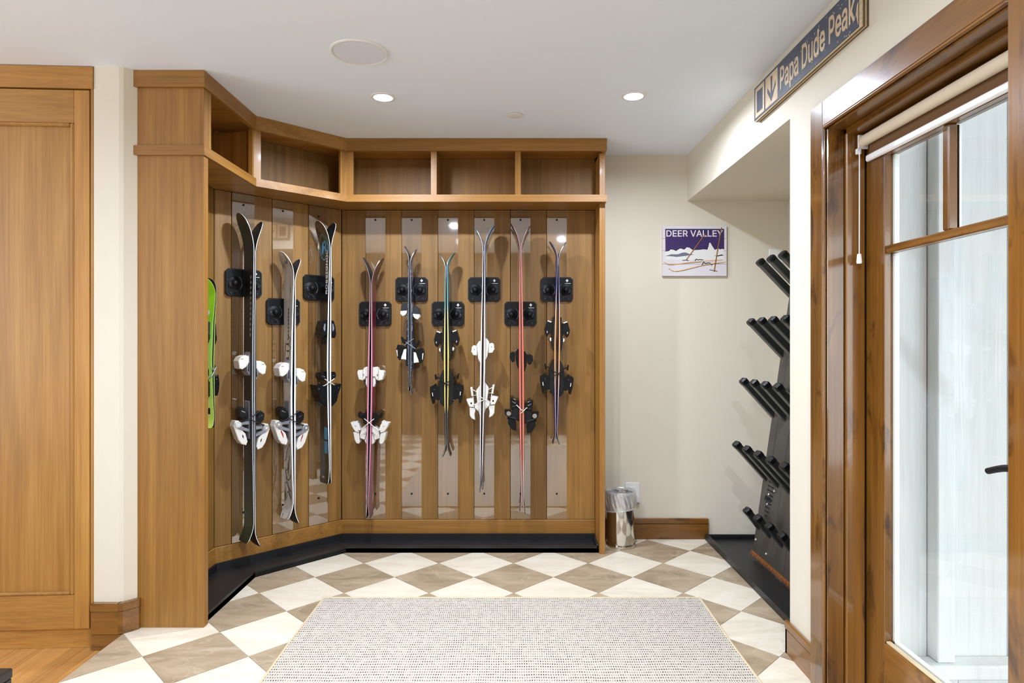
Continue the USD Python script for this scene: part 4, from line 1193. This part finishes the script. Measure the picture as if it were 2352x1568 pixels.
for (cx, cy), lb in zip(CANS, labs):
    c = thing('downlight', lb, 'ceiling light', (cx, cy, H), group='recessed ceiling downlights')
    part(c, 'trim_ring', revolve_at([(.045, .0), (.046, -.004), (.055, -.005), (.060, -.0025), (.061, -.0003), (.051, -.0003)], (cx, cy, H)), TRIMW, smooth=40)
    part(c, 'baffle', revolve_at([(.0505, -.0002), (.0505, .055), (.026, .055), (.026, .050), (.0465, .0), (.0505, -.0002)], (cx, cy, H)), BAF, smooth=40)
    part(c, 'lamp_lens', revolve_at([(0, .026), (.020, .029), (.030, .038), (.030, .054), (0, .054)], (cx, cy, H)), LAMP, smooth=60)
    dl = UsdLux.DiskLight.Define(stage, c.path + '/lamp')
    dl.CreateRadiusAttr(.036); dl.CreateIntensityAttr(CAN_POWER * (.82 if cx > 0 and cy > 2 else 1.12)); dl.CreateColorAttr(Gf.Vec3f(.86, .955, 1.11))
    dl.AddTranslateOp().Set(Gf.Vec3d(0, 0, .004))

# ------------------------------------------------------------------ poster on the back wall
X0, X1_, Z0, Z1_ = .966, 1.378, 1.689, 2.013
po = thing('ski_sign', 'white plank picture reading DEER VALLEY with purple sky, hung on the back wall', 'picture', ((X0 + X1_) / 2, YB, Z0))


def pw(zx, zy):
    return (X0 + (zx - 115) / 1555 * (X1_ - X0), Z1_ - (zy - 215) / 1170 * (Z1_ - Z0))


YF = YB - .020
zr = [Z0] + [pw(0, q)[1] for q in (1105, 800, 515)] + [Z1_]
for a, b_ in zip(zr[:-1], zr[1:]):
    part(po, 'plank', bx(X0, X1_, YF, YB - .0005, a + .0006, b_ - .0006, .0015), POSTW)


def pr(name, pts, mat, layer=1, lbl=None):
    pg = pts if hasattr(pts, 'area') else Polygon([pw(*q) for q in pts]).buffer(0)
    t0 = .0002 + .0002 * layer
    m = prism(pg, 0, t0)
    m.apply_transform(frame_matrix((0, YF, 0), (1, 0, 0), (0, 0, 1), (0, -1, 0)))
    part(po, name, m, mat, label=lbl)


ln_ = lambda pts, w: LineString([pw(*q) for q in pts]).buffer(w, cap_style='round')
sky_pts = [(180, 290), (1605, 290), (1605, 765), (1560, 748), (1510, 765), (1465, 742), (1380, 775), (1320, 690), (1272, 612), (1245, 610), (1225, 700), (1200, 770), (1100, 762), (1000, 775), (850, 780), (760, 722), (700, 715), (640, 770), (545, 740), (440, 800), (370, 770), (310, 765), (270, 800), (185, 815)]
skp = Polygon([pw(*q) for q in sky_pts])
pr('sky_print', skp, INK, 1, 'black outline of the printed sky')
pr('sky_print', skp.buffer(-.0028), PURP, 2, 'purple printed sky')
pr('snow_print', [(440, 803), (545, 745), (640, 775), (700, 722), (760, 728), (850, 786), (1200, 776), (1245, 618), (1270, 618), (1380, 782), (1560, 756), (1600, 772), (1600, 1000), (200, 1000), (190, 822), (270, 806), (310, 772), (370, 778)], SNOW, 1)
pr('shadow_print', [(185, 920), (320, 880), (480, 880), (600, 840), (670, 836), (760, 868), (880, 885), (700, 912), (460, 940), (300, 922)], SHAD, 3)
pr('shadow_print', [(1365, 915), (1460, 905), (1540, 882), (1605, 905), (1500, 915), (1470, 930)], INK, 3)
tm = meshkit.text_mesh('DEER VALLEY', .05, .0008, True)
b_ = tm.bounds; tm.apply_translation((-b_[0, 0], -b_[0, 1], 0))
A, B = pw(205, 472), pw(1575, 322)
tm.apply_scale(((B[0] - A[0]) / tm.bounds[1, 0], (B[1] - A[1]) / tm.bounds[1, 1], 1))
tm.apply_transform(frame_matrix((A[0], YF, A[1]), (1, 0, 0), (0, 0, 1), (0, -1, 0)))
part(po, 'lettering', tm, POSTW, label='white lettering DEER VALLEY')
for nm, pts, w, mt in (('ski_print', [(150, 1062), (200, 1092), (260, 1112), (420, 1115), (820, 1062), (1200, 1035), (1560, 1010)], .0022, SKIC),
                       ('ski_print', [(265, 1215), (330, 1255), (420, 1275), (560, 1258), (820, 1198), (1100, 1130), (1350, 1092), (1640, 1060)], .0022, SKIC),
                       ('ski_outline', [(150, 1068), (250, 1122), (330, 1130), (820, 1078), (1050, 1062)], .0008, INK),
                       ('ski_outline', [(265, 1222), (350, 1270), (450, 1284), (600, 1262), (1100, 1142), (1640, 1066)], .0009, INK),
                       ('pole_print', [(1140, 410), (900, 730), (690, 1005)], .0024, POLEC), ('pole_print', [(1540, 262), (1440, 800), (1360, 1275)], .0026, POLEC),
                       ('pole_outline', [(1152, 416), (912, 736), (700, 1010)], .0008, INK), ('pole_outline', [(1553, 264), (1453, 803), (1373, 1278)], .0008, INK),
                       ('basket_print', [(600, 1020), (680, 1012), (740, 1022)], .0018, INK), ('basket_print', [(1260, 1240), (1350, 1255), (1440, 1275)], .0018, INK),
                       ('binding_print', [(900, 1030), (930, 990), (970, 1010), (1010, 1000), (1090, 1010)], .0022, INK), ('binding_print', [(1070, 1120), (1110, 1060), (1150, 1090), (1250, 1075), (1310, 1130)], .0024, INK)):
    pr(nm, ln_(pts, w), mt, 4 if mt is INK else 5)

# ------------------------------------------------------------------ trail sign above the door
XS = 1.105
sg = thing('trail_sign', 'long navy trail sign lettered Papa Dude Peak, high on the right wall', 'sign', (XS, 2.44, 2.265))
y_far, y_near, sz0, sz1 = 2.877, 1.998, 2.268, 2.420
# plies of the board
for k_ in range(4):
    a = XS + .001 + k_ * .006
    part(sg, 'ply', bx(a, a + .0055, y_near, y_far, sz0, sz1, .0008), PLY if k_ % 2 == 0 else PLYD)
part(sg, 'face_panel', bx(XS - .001, XS + .001, y_near + .014, y_far, sz0 + .004, sz1, .0005), NAVY)
# text reads from far (left) to near (right): +u = -y
UY = (0, -1, 0); UZ = (0, 0, 1); SO = XS - .001


def sgn(name, poly, mat, t=.0008, lbl=None):
    m = prism(poly, 0, t)
    m.apply_transform(frame_matrix((SO, 0, 0), UY, UZ, (-1, 0, 0)))
    part(sg, name, m, mat, label=lbl)


sq1 = sbox(-2.862, sz0 + .012, -2.762, sz1 - .010)
sgn('square_mark', sq1.difference(sq1.buffer(-.017)), TAN, lbl='tan outlined square')
sq2 = sbox(-2.748, sz0 + .012, -2.622, sz1 - .010)
arrow = unary_union([sbox(-2.693, sz0 + .055, -2.676, sz1 - .022), Polygon([(-2.6845, sz0 + .022), (-2.728, sz0 + .075), (-2.728, sz0 + .098), (-2.6845, sz0 + .05), (-2.641, sz0 + .098), (-2.641, sz0 + .075)])])
sgn('arrow_panel', sq2.difference(arrow), TAN, lbl='tan panel with a dark down arrow')
tm = meshkit.text_mesh('Papa Dude Peak', .088, .0008, True)
b_ = tm.bounds; tm.apply_translation((-b_[0, 0], 0, 0))
tm.apply_scale((.566 / tm.bounds[1, 0], 1, 1))
tm.apply_transform(frame_matrix((SO, 2.598, sz0 + .038), UY, UZ, (-1, 0, 0)))
part(sg, 'lettering', tm, TAN, label='tan lettering Papa Dude Peak')
fl = []
for k_ in range(90):
    u, z = -rng.uniform(2.02, 2.55), rng.choice((rng.gauss(sz0 + .03, .014), rng.gauss(sz0 + .12, .012)))
    if sz0 + .006 < z < sz1 - .004:
        fl.append(affinity.scale(affinity.translate(Point(0, 0).buffer(rng.uniform(.0008, .0024), 2), u, z), 1, rng.uniform(.6, 1.8)))
fl.append(Polygon([(-2.016, sz0 + .02), (-2.012, sz0 + .01), (-2.012, sz0 + .085), (-2.020, sz0 + .078), (-2.026, sz0 + .05), (-2.022, sz0 + .04)]))
sgn('paint_chip', unary_union(fl), TAN, .0006)

# ------------------------------------------------------------------ boot rack in the alcove
LEAN = math.radians(8.2)
rk = thing('boot_rack', 'black leaning boot dryer rack with slanted pegs in the alcove', 'boot rack', (1.42, 3.2, .02))
ux_ = np.array([math.sin(LEAN), 0, math.cos(LEAN)])      # up the panel
nx_ = np.array([-math.cos(LEAN), 0, math.sin(LEAN)])     # out of the panel, to the left
R0 = np.array([1.405, 0, .022])
y_f, y_n = 3.69, 2.64
RM = frame_matrix(R0, (0, 1, 0), ux_, np.cross((0, 1, 0), ux_))   # local: u = y, v = up, w = +normal to the right


def rack_box(u0, u1, v0, v1, w0, w1, b=.001):
    m = bx(u0, u1, v0, v1, w0, w1, b); m.apply_transform(RM); return m


HP = 1.70
part(rk, 'back_panel', rack_box(y_n, y_f, .02, HP, 0.004, .03, .002), RACKP)
edges = [3.69, 3.60, 3.44, 3.28, 3.12, 2.96, 2.80, 2.64]
for a, b_ in zip(edges[1:], edges[:-1]):
    part(rk, 'panel_strip', rack_box(a + .003, b_ - .003, .02, HP, -.004, .004, .002), RACKP)
for k_ in range(12):
    wd = .050 * math.sin(math.pi * (k_ + .8) / 12.6) + .008
    part(rk, 'vent_slot', rack_box(3.58 - wd, 3.58 + wd * .5, .26 + k_ * .024, .267 + k_ * .024, -.0048, -.0036, 0), HOLE)
for (a, z) in ((3.66, .46), (3.51, .42), (3.66, .10), (3.50, .07), (3.575, .33), (3.575, .385)):
    part(rk, 'bolt', trimesh.creation.icosphere(subdivisions=2, radius=.0085).apply_transform(RM @ trimesh.transformations.translation_matrix((a, z, -.005))), SILV, smooth=True)
tm = meshkit.text_mesh('KWS', .026, .001, True)
tm.apply_transform(RM @ frame_matrix((3.625, .345, -.0045), (-1, 0, 0), (0, 1, 0), (0, 0, -1)))
part(rk, 'lettering', tm, HOLE)
# bristle fringe along the foot
br_ = []
for k_ in range(900):
    a = rng.uniform(y_n + .02, y_f)
    br_.append(trimesh.creation.cone(radius=.0012, height=rng.uniform(.016, .034), sections=4, transform=RM @ frame_matrix((a, .03, -.006 + rng.uniform(-.004, .002)), (1, 0, 0), (0, rng.uniform(-.3, .3), 1), (rng.uniform(-.25, .25), -1, rng.uniform(-.4, .1)))))
br_ = cat(*br_)
br_.vertices[:, 2] = np.maximum(br_.vertices[:, 2], .011)
part(rk, 'brush_fringe', br_, BRUSH, kind='stuff', label='rust brown bristle fringe along the foot')
# (v up the panel, peg length, peg elevation, far y, count)
rows = [(1.545, .262, 46, 3.68, 7, .155, .0), (1.187, .270, 46, 3.675, 7, .155, .0), (.834, .266, 48, 3.68, 7, .157, 0.), (.468, .262, 48, 3.655, 7, .16, 0.), (.185, .115, 52, 3.66, 6, .157, 0.)]
for (v0, ln0, el, yf, cnt, spc, _) in rows:
    base = R0 + ux_ * v0 + nx_ * .002
    d = np.array([-math.cos(math.radians(el)), 0, math.sin(math.radians(el))])
    up_ = np.cross(d, (0, 1, 0)); up_ = up_ if up_[2] > 0 else -up_
    PMx = lambda y: frame_matrix((base[0], y, base[2]), (0, 1, 0), up_, np.cross((0, 1, 0), up_))
    sgnw = 1 if np.dot(np.cross((0, 1, 0), up_), d) > 0 else -1
    for i in range(cnt):
        y = yf - i * spc
        T = PMx(y)
        def pb(u0, u1, v0_, v1, w0, w1, b=.003):
            m = bx(u0, u1, v0_, v1, min(sgnw * w0, sgnw * w1), max(sgnw * w0, sgnw * w1), b); m.apply_transform(T); return m
        pg = part(rk, 'peg', pb(-.024, .024, -.019, .019, -.02, ln0 - .02, .004), PEGM)
        part(pg, 'peg_cap', pb(-.0265, .0265, -.021, .021, ln0 - .03, ln0 + .006, .008), BLK)
        part(pg, 'peg_slot', pb(-.004, .004, .0185, .0195, ln0 - .06, ln0 - .045, 0), SILV)
        if ln0 > .2:
            part(pg, 'peg_slot', pb(-.004, .004, .0185, .0195, ln0 - .13, ln0 - .075, 0), HOLE)
